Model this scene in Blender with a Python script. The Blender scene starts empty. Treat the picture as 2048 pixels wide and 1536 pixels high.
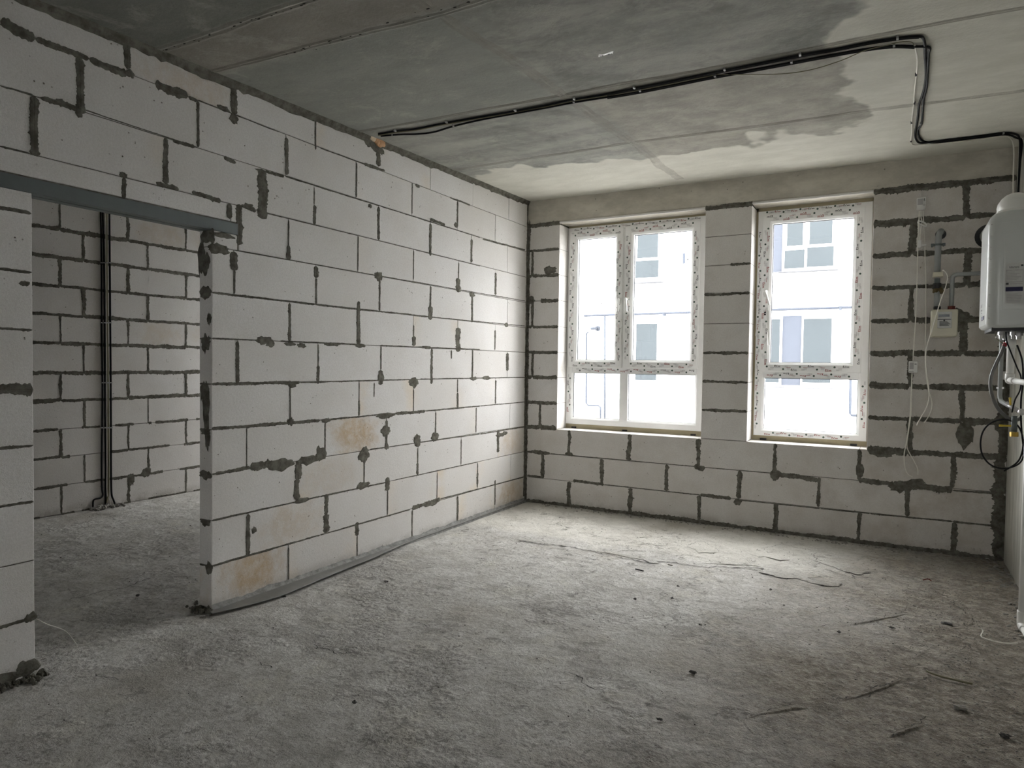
import bpy, math, random
from mathutils import Vector, Matrix, noise as MN
random.seed(7)
sc = bpy.context.scene
COL = sc.collection

# ------------------------------------------------------------------ camera
FPX = 1361.76
CAM = Vector((3.2661, -6.0826, 1.3961))
YAW, PIT, ROL = math.radians(29.4302), math.radians(-1.6862), math.radians(0.7678)
FW = Vector((-math.sin(YAW)*math.cos(PIT), math.cos(YAW)*math.cos(PIT), math.sin(PIT)))
r0 = Vector((math.cos(YAW), math.sin(YAW), 0)); u0 = r0.cross(FW)
RT = r0*math.cos(ROL)+u0*math.sin(ROL); UP = RT.cross(FW)
cd = bpy.data.cameras.new('camera'); cam = bpy.data.objects.new('camera', cd); COL.objects.link(cam)
cd.sensor_fit = 'HORIZONTAL'; cd.sensor_width = 36; cd.lens = 36*FPX/2048; cd.clip_end = 200; cd.clip_start = .05
M = Matrix.Identity(4)
for i in range(3):
    M[i][0] = RT[i]; M[i][1] = UP[i]; M[i][2] = -FW[i]; M[i][3] = CAM[i]
cam.matrix_world = M
sc.camera = cam

# ------------------------------------------------------------------ light
w = bpy.data.worlds.new('overcast_sky'); sc.world = w; w.use_nodes = True
bg = w.node_tree.nodes['Background']
bg.inputs[0].default_value = (.985, .985, 1, 1)
wt = w.node_tree
_tc = wt.nodes.new('ShaderNodeTexCoord'); _sx = wt.nodes.new('ShaderNodeSeparateXYZ'); _mr = wt.nodes.new('ShaderNodeMapRange')
wt.links.new(_tc.outputs['Generated'], _sx.inputs[0]); wt.links.new(_sx.outputs[2], _mr.inputs[0])
for _i, _v in zip((1, 2, 3, 4), (0, 1, .95, 1.05)): _mr.inputs[_i].default_value = _v     # overcast: brighter towards the zenith
wt.links.new(_mr.outputs[0], bg.inputs[1])
sc.view_settings.view_transform = 'Standard'; sc.view_settings.look = 'None'
sc.view_settings.gamma = 1; sc.view_settings.use_curve_mapping = False
sc.view_settings.exposure = 4.25
sc.cycles.max_bounces = 8; sc.cycles.diffuse_bounces = 6; sc.cycles.glossy_bounces = 2
sc.cycles.use_adaptive_sampling = True; sc.cycles.adaptive_threshold = .06
sc.cycles.transparent_max_bounces = 8; sc.cycles.transmission_bounces = 4
sc.cycles.caustics_reflective = False; sc.cycles.caustics_refractive = False
sc.cycles.sample_clamp_indirect = 6
sl = bpy.data.lights.new('hazy_sun', 'SUN'); sl.energy = .12; sl.angle = math.radians(34); sl.color = (1, .985, .95)
so = bpy.data.objects.new('hazy_sun', sl); COL.objects.link(so)
_az, _el = math.radians(24), math.radians(60)
so.rotation_euler = Vector((math.sin(_az)*math.cos(_el), math.cos(_az)*math.cos(_el), math.sin(_el))).to_track_quat('Z', 'Y').to_euler()
def portal(x0, x1, z0, z1, y, flip=False):
    l = bpy.data.lights.new('opening_portal', 'AREA'); l.shape = 'RECTANGLE'
    l.size = x1-x0; l.size_y = z1-z0; l.cycles.is_portal = True
    o = bpy.data.objects.new('opening_portal', l); COL.objects.link(o)
    o.location = ((x0+x1)/2, y, (z0+z1)/2)
    o.rotation_euler = (math.radians(-90 if not flip else 90), 0, 0)
portal(.36, 1.76, .78, 2.78, .33)
portal(2.17, 3.07, .78, 2.78, .33)
portal(-2.95, -2.15, .78, 2.78, .33)
portal(3.0, 3.6, .5, 2.6, -12.55, True)  # portal of the unseen rear opening added for fill light

# ------------------------------------------------------------------ pixel -> point on a real plane
def ray(x, y):
    return FW + RT*((x-1024)/FPX) - UP*((y-768)/FPX)
def zc(x, y):
    return 3.03 + .0225*max(-4.6, min(0, y)) - .006*x
def at(x, y, axis, v):
    d = ray(x, y); t = (v-CAM[axis])/d[axis]; return CAM+d*t
def atL(x, y, o=0): return at(x, y, 0, o)
def atB(x, y, o=0): return at(x, y, 1, o)
def atG(x, y, o=0): return at(x, y, 2, o)
def atC(x, y, o=0):
    z = 2.97
    for _ in range(6):
        p = at(x, y, 2, z-o); z = zc(p.x, p.y)
    return p

# ------------------------------------------------------------------ materials
class G:
    def __init__(s, name):
        s.m = bpy.data.materials.new(name); s.m.use_nodes = True; s.t = s.m.node_tree
        s.b = s.t.nodes['Principled BSDF']; s.out = s.t.nodes['Material Output']
        s.pos = s.n('ShaderNodeNewGeometry').outputs['Position']
    def n(s, typ, **k):
        n = s.t.nodes.new(typ)
        for a, v in k.items(): setattr(n, a, v)
        return n
    def put(s, sock, v):
        if isinstance(v, bpy.types.NodeSocket): s.t.links.new(v, sock)
        elif isinstance(v, (tuple, list)):
            sock.default_value = tuple(v)+(1,) if len(v) == 3 and len(sock.default_value) == 4 else v
        else: sock.default_value = v
    def noise(s, scale, detail=3, rough=.55, vec=None, dist=0):
        n = s.n('ShaderNodeTexNoise'); s.put(n.inputs['Vector'], vec or s.pos)
        n.inputs['Scale'].default_value = scale; n.inputs['Detail'].default_value = detail
        n.inputs['Roughness'].default_value = rough; n.inputs['Distortion'].default_value = dist
        return n.outputs['Fac']
    def vor(s, scale, vec=None, feat='F1'):
        n = s.n('ShaderNodeTexVoronoi', feature=feat); s.put(n.inputs['Vector'], vec or s.pos)
        n.inputs['Scale'].default_value = scale; return n.outputs['Distance']
    def sc(s, v, vec=None):
        n = s.n('ShaderNodeMapping'); s.put(n.inputs['Vector'], vec or s.pos); n.inputs['Scale'].default_value = v
        return n.outputs[0]
    def step(s, f, a, b, lo=0., hi=1.):
        n = s.n('ShaderNodeMapRange', interpolation_type='SMOOTHSTEP'); s.put(n.inputs[0], f)
        for i, v in zip((1, 2, 3, 4), (a, b, lo, hi)): n.inputs[i].default_value = v
        return n.outputs[0]
    def ma(s, op, a, b=0., c=0.):
        n = s.n('ShaderNodeMath', operation=op)
        for i, v in enumerate((a, b, c)): s.put(n.inputs[i], v)
        return n.outputs[0]
    def mix(s, f, a, b, mode='MIX'):
        n = s.n('ShaderNodeMix', data_type='RGBA', blend_type=mode)
        s.put(n.inputs[0], f); s.put(n.inputs[6], a); s.put(n.inputs[7], b); return n.outputs[2]
    def xyz(s, vec=None):
        n = s.n('ShaderNodeSeparateXYZ'); s.put(n.inputs[0], vec or s.pos); return n.outputs
    def attr(s, name):
        n = s.n('ShaderNodeAttribute', attribute_type='OBJECT', attribute_name=name); return n.outputs['Fac']
    def rnd(s): return s.n('ShaderNodeObjectInfo').outputs['Random']
    def objc(s): return s.n('ShaderNodeTexCoord').outputs['Object']
    def bump(s, h, st=.5, d=.01, nrm=None):
        n = s.n('ShaderNodeBump'); s.put(n.inputs['Height'], h)
        n.inputs['Strength'].default_value = st; n.inputs['Distance'].default_value = d
        if nrm: s.put(n.inputs['Normal'], nrm)
        return n.outputs[0]
    def fin(s, col, rough=.9, nrm=None, metal=0., spec=.3):
        s.put(s.b.inputs['Base Color'], col); s.put(s.b.inputs['Roughness'], rough)
        s.put(s.b.inputs['Metallic'], metal); s.b.inputs['Specular IOR Level'].default_value = spec
        if nrm: s.put(s.b.inputs['Normal'], nrm)
        return s.m
def plain(name, col, rough=.6, metal=0., spec=.4, b=0, bs=60):
    g = G(name)
    v = g.noise(bs, 3); c = g.mix(g.step(v, .3, .7, .0, .25), col, tuple(x*.78 for x in col))
    return g.fin(c, rough, g.bump(v, b, .003) if b else None, metal, spec)

# aerated block: pale, slightly pinkish, fine sandpaper grain, pores, odd stained blocks
g = G('aerated_block')
oc = g.objc(); rn = g.rnd()
base = g.mix(rn, (.735, .72, .70), (.805, .795, .785))
big = g.noise(3.2, 4, .6)
base = g.mix(g.step(big, .35, .75, 0, .35), base, (.66, .625, .585))
grain = g.noise(210, 2, .7)
base = g.mix(g.step(g.noise(95, 3, .8), .35, .68, .0, .42), base, (.55, .535, .51))
base = g.mix(g.step(grain, .4, .7, .0, .3), base, (.52, .50, .47))
base = g.mix(g.step(g.noise(1.3, 5, .65, dist=.4), .42, .7, 0, .28), base, (.58, .55, .51))
pore = g.vor(34); pm = g.noise(9, 2)
pf = g.ma('MULTIPLY', g.step(pore, .10, .17, 1, 0), g.step(pm, .56, .68))
base = g.mix(pf, base, (.16, .14, .11))
st = g.attr('stain')
sn = g.noise(5.5, 5, .62, dist=.6)
lens = g.n('ShaderNodeVectorMath', operation='LENGTH'); g.put(lens.inputs[0], g.sc((3.2, 3.2, 5.5), oc))
rad = g.step(g.ma('ADD', lens.outputs['Value'], g.ma('MULTIPLY', g.ma('SUBTRACT', sn, .5), 1.7)), .25, 1.15, 1, 0)
stf = g.ma('MULTIPLY', rad, g.step(g.noise(14, 6, .75), .30, .62, .25, 1.))
base = g.mix(g.ma('MULTIPLY', stf, g.ma('MINIMUM', st, 1)), base, g.mix(g.noise(8, 4), (.62, .49, .34), (.44, .335, .22)))
sp2 = g.ma('MULTIPLY', g.step(g.noise(9, 4, .7, dist=1), .58, .72), g.ma('MULTIPLY', rad, g.ma('SUBTRACT', st, .55)))
base = g.mix(g.ma('MAXIMUM', sp2, 0), base, (.17, .12, .07))
# yellowish leach along block edges
yl = g.attr('leach')
lx = g.xyz(oc)
ed = g.step(g.ma('ADD', g.ma('ABSOLUTE', lx[1]), g.ma('MULTIPLY', g.noise(6, 3), .12)), .20, .36)
ed = g.ma('MULTIPLY', ed, g.step(g.noise(1.7, 5, .65), .42, .62))
base = g.mix(g.ma('MULTIPLY', ed, yl), base, (.70, .575, .41))
dirt = g.attr('dirt')
dn = g.step(g.noise(4, 5, .65), .38, .72)
base = g.mix(g.ma('MULTIPLY', g.ma('ADD', g.ma('MULTIPLY', dn, .6), .4), dirt), base, (.42, .375, .32))
zl = g.ma('ADD', g.xyz()[2], g.ma('MULTIPLY', g.noise(2, 3), .25))
spl = g.ma('MULTIPLY', g.step(g.noise(24, 5, .8), .60, .66), g.ma('MULTIPLY', g.step(g.noise(3.5, 3), .5, .6), g.step(zl, .55, .12)))
base = g.mix(g.ma('MULTIPLY', spl, .8), base, (.16, .145, .12))
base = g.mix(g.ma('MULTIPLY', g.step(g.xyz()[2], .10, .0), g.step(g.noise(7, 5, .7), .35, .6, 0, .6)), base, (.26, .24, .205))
h = g.ma('ADD', g.ma('MULTIPLY', grain, .5), g.ma('MULTIPLY', g.noise(60, 3), .5))
h = g.ma('SUBTRACT', h, g.ma('MULTIPLY', pf, 1.2))
M_BLOCK = g.fin(base, .95, g.bump(h, .7, .004), spec=.15)

g = G('mortar')
v = g.noise(22, 5, .65)
M_MORT = g.fin(g.mix(g.step(v, .3, .7), (.082, .078, .062), (.19, .183, .155)), .95, g.bump(g.noise(90, 4, .7), .6, .004), spec=.1)
g = G('mortar_pale')
v = g.noise(25, 5, .65)
M_MORTP = g.fin(g.mix(g.step(v, .3, .7), (.20, .20, .19), (.36, .36, .345)), .95, g.bump(g.noise(80, 4, .7), .8, .005), spec=.1)

# ceiling
g = G('ceiling_concrete')
X, Y, Z = g.xyz()[0], g.xyz()[1], g.xyz()[2]
str_ = g.noise(1.0, 5, .6, vec=g.sc((1.6, 5, 1)))
c = g.mix(g.step(str_, .35, .68), (.24, .245, .225), (.37, .368, .335))
c = g.mix(g.step(g.noise(14, 5, .7), .4, .75, 0, .45), c, (.42, .405, .36))
c = g.mix(g.step(g.noise(2.6, 5, .7, dist=.5), .5, .68, 0, .5), c, (.155, .158, .148))
# brown strip between two formwork seams
bs = g.ma('MULTIPLY', g.step(Y, -3.97, -3.92), g.step(Y, -3.66, -3.58, 1, 0))
c = g.mix(g.ma('MULTIPLY', bs, .6), c, (.24, .215, .185))
c = g.mix(g.ma('MULTIPLY', g.step(Y, -4.0, -3.95, 1, 0), .7), c, (.15, .155, .14))
# white flecks of efflorescence in the corner bay
fl = g.step(g.vor(15, g.sc((.55, 1.6, 1))), .12, .05)
fm = g.ma('MULTIPLY', g.step(g.noise(2, 3), .42, .6), g.ma('MULTIPLY', g.step(Y, -2.4, -2.0), g.step(X, 1.6, 1.4)))
c = g.mix(g.ma('MULTIPLY', fl, g.ma('MULTIPLY', fm, .6)), c, (.56, .56, .53))
tan = g.ma('MULTIPLY', g.step(X, 1.58, 1.66), g.step(g.ma('ADD', Y, g.ma('MULTIPLY', g.noise(2, 5, .6), .5)), -2.3, -2.0))
c = g.mix(g.ma('MULTIPLY', tan, .5), c, g.mix(g.step(g.noise(5, 6, .7), .35, .7), (.28, .255, .215), (.47, .44, .375)))
bay = g.ma('MULTIPLY', g.step(X, 1.5, 1.44), g.ma('MULTIPLY', g.step(Y, -3.6, -3.55), g.step(Y, -2.46, -2.50)))
c = g.mix(g.ma('MULTIPLY', bay, .6), c, (.27, .28, .255))
c = g.mix(g.ma('MULTIPLY', g.step(g.noise(3.1, 8, .78, dist=.6), .52, .66), .35), c, (.49, .475, .42))
c = g.mix(g.step(g.vor(13, g.sc((.6, 1.3, 1))), .07, .03, 0, .5), c, (.15, .15, .135))
# skim coat: pale cream patch nearest the windows and along the right side
wob = g.ma('MULTIPLY', g.ma('SUBTRACT', g.noise(2.2, 3, .5, vec=g.sc((1, .6, 1))), .5), 1.1)
edgeY = g.step(g.ma('ADD', Y, wob), -1.09, -1.04)
wob2 = g.ma('MULTIPLY', g.ma('SUBTRACT', g.noise(1.9, 4, .55), .5), .9)
edgeX = g.step(g.ma('ADD', X, wob2), 2.93, 3.0)
edgeX = g.ma('MULTIPLY', edgeX, g.step(Y, -7, -6))
pale = g.ma('MAXIMUM', edgeY, edgeX)
pc = g.mix(g.step(g.noise(3, 6, .7, vec=g.sc((1, 2, 1))), .3, .75), (.54, .53, .47), (.64, .63, .565))
c = g.mix(pale, c, pc)
seam = g.attr('seam')
sf = g.ma('MULTIPLY', seam, g.step(g.noise(7, 5, .7), .3, .7, .15, .6))
c = g.mix(sf, c, (.25, .235, .205))
h = g.ma('ADD', g.ma('ADD', g.noise(45, 4, .7), g.noise(6, 4, .6)), g.ma('MULTIPLY', pale, .6))
M_CEIL = g.fin(c, .85, g.bump(h, .5, .006), spec=.25)

g = G('beam_concrete')
c = g.mix(g.step(g.noise(3.2, 5, .65, vec=g.sc((1, 1, 2))), .35, .7), (.44, .415, .36), (.60, .57, .50))
c = g.mix(g.step(g.vor(12), .09, .03, 0, .8), c, (.12, .11, .09))
M_BEAM = g.fin(c, .92, g.bump(g.noise(30, 5, .65), .4, .006), spec=.15)

# floor
g = G('floor_screed')
X, Y = g.xyz()[0], g.xyz()[1]
n1 = g.noise(1.1, 6, .62, dist=.3); n2 = g.noise(7, 8, .74, dist=.4); n3 = g.noise(38, 6, .75)
fine = g.noise(120, 3, .7)
c = g.mix(g.step(n1, .35, .7), (.66, .65, .62), (.82, .81, .78))
c = g.mix(g.step(n2, .36, .68), g.mix(.5, c, (.36, .345, .31)), c)
c = g.mix(g.step(g.noise(2.6, 7, .72), .52, .68, 0, .6), c, (.70, .68, .60))
c = g.mix(g.step(n3, .47, .68, 0, .6), c, (.31, .295, .26))
c = g.mix(g.step(g.noise(3.4, 9, .8, vec=g.sc((1, 1.8, 1)), dist=.5), .50, .63, 0, .5), c, (.33, .315, .28))
c = g.mix(g.step(g.noise(4.1, 9, .8, dist=.8), .56, .66, 0, .4), c, (.80, .79, .74))
c = g.mix(g.step(fine, .5, .7, 0, .4), c, (.26, .25, .225))
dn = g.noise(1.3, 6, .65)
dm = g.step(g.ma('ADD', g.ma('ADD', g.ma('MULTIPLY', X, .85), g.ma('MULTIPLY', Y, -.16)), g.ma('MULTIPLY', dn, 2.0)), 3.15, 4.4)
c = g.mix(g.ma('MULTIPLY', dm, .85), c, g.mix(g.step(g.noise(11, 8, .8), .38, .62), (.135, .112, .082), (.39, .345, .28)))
rgh = g.ma('MAXIMUM', dm, g.ma('MULTIPLY', g.step(g.noise(1.5, 5, .65), .5, .6), g.step(Y, -1.5, -3.2)))
crumb = g.noise(31, 5, .7)
c = g.mix(g.ma('MULTIPLY', g.step(crumb, .55, .62), g.ma('MULTIPLY', rgh, .6)), c, (.17, .155, .125))
c = g.mix(g.ma('MULTIPLY', g.step(crumb, .44, .37), g.ma('MULTIPLY', rgh, .35)), c, (.66, .63, .57))
crm = g.ma('MULTIPLY', g.step(g.ma('ADD', Y, g.ma('MULTIPLY', g.noise(2.5, 5, .6), .5)), -1.0, -.75), g.step(X, 3.3, 2.4))
c = g.mix(g.ma('MULTIPLY', crm, .75), c, g.mix(g.step(g.noise(6, 7, .7), .35, .65), (.64, .62, .56), (.80, .78, .72)))
brown = g.step(g.noise(.9, 5, .6), .55, .72, 0, .45)
c = g.mix(brown, c, (.36, .325, .265))
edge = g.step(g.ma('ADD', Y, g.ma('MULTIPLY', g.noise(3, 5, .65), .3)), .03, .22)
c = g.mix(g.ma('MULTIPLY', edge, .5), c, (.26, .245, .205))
c = g.mix(g.step(g.vor(19), .085, .04, 0, .6), c, (.12, .11, .095))
scab = g.step(g.noise(9, 9, .82, dist=.25), .57, .61)
scabm = g.ma('MULTIPLY', scab, g.step(g.noise(1.6, 3), .42, .58))
scuff = g.ma('MULTIPLY', g.step(g.noise(2.1, 9, .8, vec=g.sc((1, 1.6, 1)), dist=.15), .56, .60), g.step(Y, -1.6, -2.6))
c = g.mix(g.ma('MULTIPLY', scuff, .26), c, (.235, .215, .18))
c = g.mix(g.ma('MULTIPLY', scabm, .35), c, (.25, .24, .21))
sw = g.noise(1, 5, .65, vec=g.sc((7, 32, 1)), dist=.5)
lump = g.noise(17, 6, .7, dist=.3)
h = g.ma('ADD', g.ma('MULTIPLY', n2, .9), g.ma('ADD', g.ma('MULTIPLY', n3, .4), g.ma('ADD', g.ma('MULTIPLY', sw, .12), g.ma('MULTIPLY', lump, .5))))
h = g.ma('ADD', h, g.ma('MULTIPLY', g.ma('MULTIPLY', g.ma('SUBTRACT', 1, crumb), rgh), 1.5))
h = g.ma('SUBTRACT', h, g.ma('MULTIPLY', g.ma('MAXIMUM', scabm, g.ma('MULTIPLY', scuff, .5)), .3))
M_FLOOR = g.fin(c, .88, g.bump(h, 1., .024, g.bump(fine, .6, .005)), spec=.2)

g = G('right_wall_plaster')
v = g.noise(1, 6, .65, vec=g.sc((10, 10, 1.6)))
c = g.mix(g.step(v, .35, .66), (.40, .40, .36), (.58, .575, .53))
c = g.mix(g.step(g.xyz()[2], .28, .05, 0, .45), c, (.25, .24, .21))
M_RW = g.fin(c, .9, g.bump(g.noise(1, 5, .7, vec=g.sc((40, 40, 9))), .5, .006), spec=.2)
M_ROOM = plain('rear_plaster', (.72, .71, .68), .9, b=.2, bs=8)
M_SILL = plain('sill_block', (.74, .725, .70), .95, b=.5, bs=90)

M_PVC = plain('white_pvc', (.92, .925, .91), .35, spec=.5, bs=5)
M_BEAD = plain('grey_gasket', (.05, .055, .06), .5)
M_FOAM = plain('profile_board', (.42, .37, .25), .8, b=.6, bs=40)
M_BLK = plain('black_plastic', (.018, .018, .018), .45)
M_CBLK = plain('black_cable', (.012, .012, .013), .65, spec=.15)
M_OLV = plain('olive_cable', (.20, .185, .11), .5)
M_WHT = plain('white_plastic', (.76, .76, .73), .4, spec=.5, bs=5)
M_CWH = plain('white_cable', (.80, .78, .71), .5)
M_PIPE = plain('painted_pipe', (.30, .315, .31), .45, spec=.5, b=.3, bs=50)
M_CREAM = plain('cream_enamel', (.56, .53, .41), .35, spec=.5, bs=6)
M_STEEL = plain('galvanised_steel', (.135, .155, .155), .5, .3, b=.2, bs=20)
M_CHR = plain('chrome', (.6, .6, .6), .35, 1.)
M_HOSE = plain('braided_hose', (.16, .16, .155), .28, .6, b=.6, bs=300)
M_CLIP = plain('clip_plastic', (.33, .33, .32), .5)
M_BRASS = plain('brass', (.55, .37, .08), .35, .9)
M_YEL = plain('yellow_lever', (.62, .46, .05), .4)
M_RED = plain('red_tape', (.35, .02, .03), .5)
M_BOIL = plain('boiler_enamel', (.55, .57, .555), .3, spec=.6, bs=4)
M_PLBL = plain('label_paper', (.56, .565, .545), .6)
M_NAVY = plain('navy_print', (.02, .02, .07), .6)
M_INK = plain('dark_print', (.05, .05, .05), .7)
M_INKG = plain('grey_print', (.46, .45, .45), .7)
M_INKR = plain('red_print', (.32, .05, .05), .7)
M_INKD = plain('green_dot_print', (.08, .125, .10), .7)
M_LCD = plain('lcd_glass', (.05, .06, .06), .2, spec=.6)
M_FOAMO = plain('orange_foam', (.62, .36, .19), .7, b=.6, bs=50)
M_FOAMP = plain('pale_foam', (.75, .62, .45), .7, b=.6, bs=50)
M_FILM = plain('damp_proof_film', (.22, .218, .205), .6, b=.5, bs=25)
M_STONE = plain('stone_crumb', (.10, .098, .09), .9)
M_CRUMB = plain('screed_crumb', (.30, .29, .26), .95)
M_CRACK = plain('crack_dirt', (.035, .033, .028), 1.)
M_RUST = plain('rust_red', (.16, .04, .03), .8)
M_FACADE = plain('white_render', (.86, .875, .89), .9, bs=3)
M_FGREY = plain('grey_facade_panel', (.060, .066, .079), .9, spec=0, bs=2)
M_FGLASS = plain('facade_glass', (.042, .049, .053), .4, spec=.05, bs=1.3)
M_FPIPE = plain('facade_pipe', (.050, .056, .068), .8, spec=.05)
M_FSILL = plain('facade_sill', (.085, .087, .092), .8, spec=.05)  # dark grey stands in for the shadow line under each sill
M_GROUND = plain('yard_concrete', (.34, .335, .32), .95, bs=2)
g = G('window_glass')
gl = g.n('ShaderNodeBsdfGlossy'); gl.inputs['Roughness'].default_value = .02
tr = g.n('ShaderNodeBsdfTransparent'); tr.inputs['Color'].default_value = (.955, .955, .95, 1)
fr = g.n('ShaderNodeFresnel'); g.put(fr.inputs['IOR'], g.ma('SUBTRACT', 1.45, g.ma('MULTIPLY', g.n('ShaderNodeNewGeometry').outputs['Backfacing'], .76)))
mx = g.n('ShaderNodeMixShader')
g.t.links.new(fr.outputs[0], mx.inputs[0]); g.t.links.new(tr.outputs[0], mx.inputs[1]); g.t.links.new(gl.outputs[0], mx.inputs[2])
g.t.links.new(mx.outputs[0], g.out.inputs['Surface']); M_GLASS = g.m
g = G('thin_film')
g.fin((.75, .75, .74), .25, spec=.6); g.b.inputs['Alpha'].default_value = .6; M_THIN = g.m

# ------------------------------------------------------------------ mesh helpers
class MB:
    def __init__(s): s.v = []; s.f = []
    def add(s, vs, fs):
        o = len(s.v); s.v += [Vector(v) for v in vs]; s.f += [tuple(i+o for i in f) for f in fs]; return s
    def box(s, x0, x1, y0, y1, z0, z1):
        return s.add([(x, y, z) for z in (z0, z1) for y in (y0, y1) for x in (x0, x1)],
                     [(0, 2, 3, 1), (4, 5, 7, 6), (0, 1, 5, 4), (2, 6, 7, 3), (0, 4, 6, 2), (1, 3, 7, 5)])
    def rbox(s, x0, x1, y0, y1, z0, z1, r=.01, n=3, axis=1):
        # rounded-outline box: outline in the plane across `axis`, extruded along it, softened rims
        lim = [(x0, x1), (y0, y1), (z0, z1)]
        a, b = [i for i in range(3) if i != axis]
        pts = []
        (a0, a1), (b0, b1) = lim[a], lim[b]
        for cx, cy, st in ((a1-r, b1-r, 0), (a0+r, b1-r, 90), (a0+r, b0+r, 180), (a1-r, b0+r, 270)):
            for k in range(n+1):
                t = math.radians(st+90*k/n); pts.append((cx+r*math.cos(t), cy+r*math.sin(t)))
        cx, cy = (a0+a1)/2, (b0+b1)/2; e0, e1 = lim[axis]; q = min(r*.5, (e1-e0)*.3)
        rings = [(e0, q), (e0+q, 0), (e1-q, 0), (e1, q)]
        V = []
        for e, ins in rings:
            sx = 1-ins/(a1-cx); sy = 1-ins/(b1-cy)
            for px, py in pts:
                p = [0, 0, 0]; p[a] = cx+(px-cx)*sx; p[b] = cy+(py-cy)*sy; p[axis] = e; V.append(tuple(p))
        m = len(pts); F = []
        for k in range(3):
            for i in range(m): F.append((k*m+i, k*m+(i+1) % m, (k+1)*m+(i+1) % m, (k+1)*m+i))
        F.append(tuple(range(m))[::-1]); F.append(tuple(range(3*m, 4*m)))
        return s.add(V, F)
    def tube(s, pts, r, n=8, cap=True, squash=None):
        pts = [Vector(p) for p in pts]; m = len(pts); o = len(s.v)
        rr = r if isinstance(r, (list, tuple)) else [r]*m
        up = None
        for i, p in enumerate(pts):
            t = (pts[min(i+1, m-1)]-pts[max(i-1, 0)])
            t = t.normalized() if t.length > 1e-9 else Vector((0, 0, 1))
            if up is None: up = t.orthogonal().normalized()
            up = (up-t*up.dot(t)); up = up.normalized() if up.length > 1e-6 else t.orthogonal().normalized()
            sd = t.cross(up)
            for k in range(n):
                a = 2*math.pi*k/n; s.v.append(p+(up*math.cos(a)+sd*math.sin(a))*rr[i])
        for i in range(m-1):
            for k in range(n):
                s.f.append((o+i*n+k, o+i*n+(k+1) % n, o+(i+1)*n+(k+1) % n, o+(i+1)*n+k))
        if cap:
            s.f.append(tuple(o+k for k in range(n))[::-1]); s.f.append(tuple(o+(m-1)*n+k for k in range(n)))
        return s
    def ball(s, c, r, nu=12, nv=8, jit=0, sq=(1, 1, 1)):
        c = Vector(c); V = []; F = []
        for j in range(nv+1):
            th = math.pi*j/nv
            for i in range(nu):
                ph = 2*math.pi*i/nu
                d = Vector((math.sin(th)*math.cos(ph), math.sin(th)*math.sin(ph), math.cos(th)))
                k = 1+jit*(MN.noise(d*1.7+c*31)) if jit else 1
                V.append(c+Vector((d.x*sq[0], d.y*sq[1], d.z*sq[2]))*r*k)
        for j in range(nv):
            for i in range(nu): F.append((j*nu+i, (j+1)*nu+i, (j+1)*nu+(i+1) % nu, j*nu+(i+1) % nu))
        return s.add(V, F)
    def build(s, name, mat, parent=None, smooth=False, origin=None, kind=None):
        base = parent.matrix_world_loc if False else (WL.get(parent, Vector()) if parent else Vector())
        if origin is None: origin = base if parent else Vector()
        origin = Vector(origin)
        me = bpy.data.meshes.new(name); me.from_pydata([tuple(v-origin) for v in s.v], [], s.f); me.update()
        if smooth:
            me.polygons.foreach_set('use_smooth', [True]*len(me.polygons))
        me.materials.append(mat)
        o = bpy.data.objects.new(name, me); COL.objects.link(o)
        if parent: o.parent = parent
        o.location = origin-base; WL[o] = origin
        if kind: o['kind'] = kind
        return o
WL = {}
def thing(name, loc, label, cat=None, group=None, kind=None):
    o = bpy.data.objects.new(name, None); COL.objects.link(o); o.location = loc; WL[o] = Vector(loc)
    o.empty_display_size = .05
    return tag(o, label, cat, group, kind)
def tag(o, label, cat=None, group=None, kind=None):
    o['label'] = label
    if cat: o['category'] = cat
    if group: o['group'] = group
    if kind: o['kind'] = kind
    return o
def smooth_pts(P, k=6):
    P = [Vector(p) for p in P]; out = []
    for i in range(len(P)-1):
        p0 = P[max(i-1, 0)]; p1 = P[i]; p2 = P[i+1]; p3 = P[min(i+2, len(P)-1)]
        for j in range(k):
            t = j/k
            out.append(.5*((2*p1)+(p2-p0)*t+(2*p0-5*p1+4*p2-p3)*t*t+(3*p1-p0-3*p2+p3)*t**3))
    out.append(P[-1]); return out
def disc(mb, c, r, axis, n=12, thick=0):
    a, b = [i for i in range(3) if i != axis]; V = []
    for k in range(n):
        p = list(c); p[a] += r*math.cos(2*math.pi*k/n); p[b] += r*math.sin(2*math.pi*k/n); V.append(p)
    mb.add(V, [tuple(range(n))])

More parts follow.
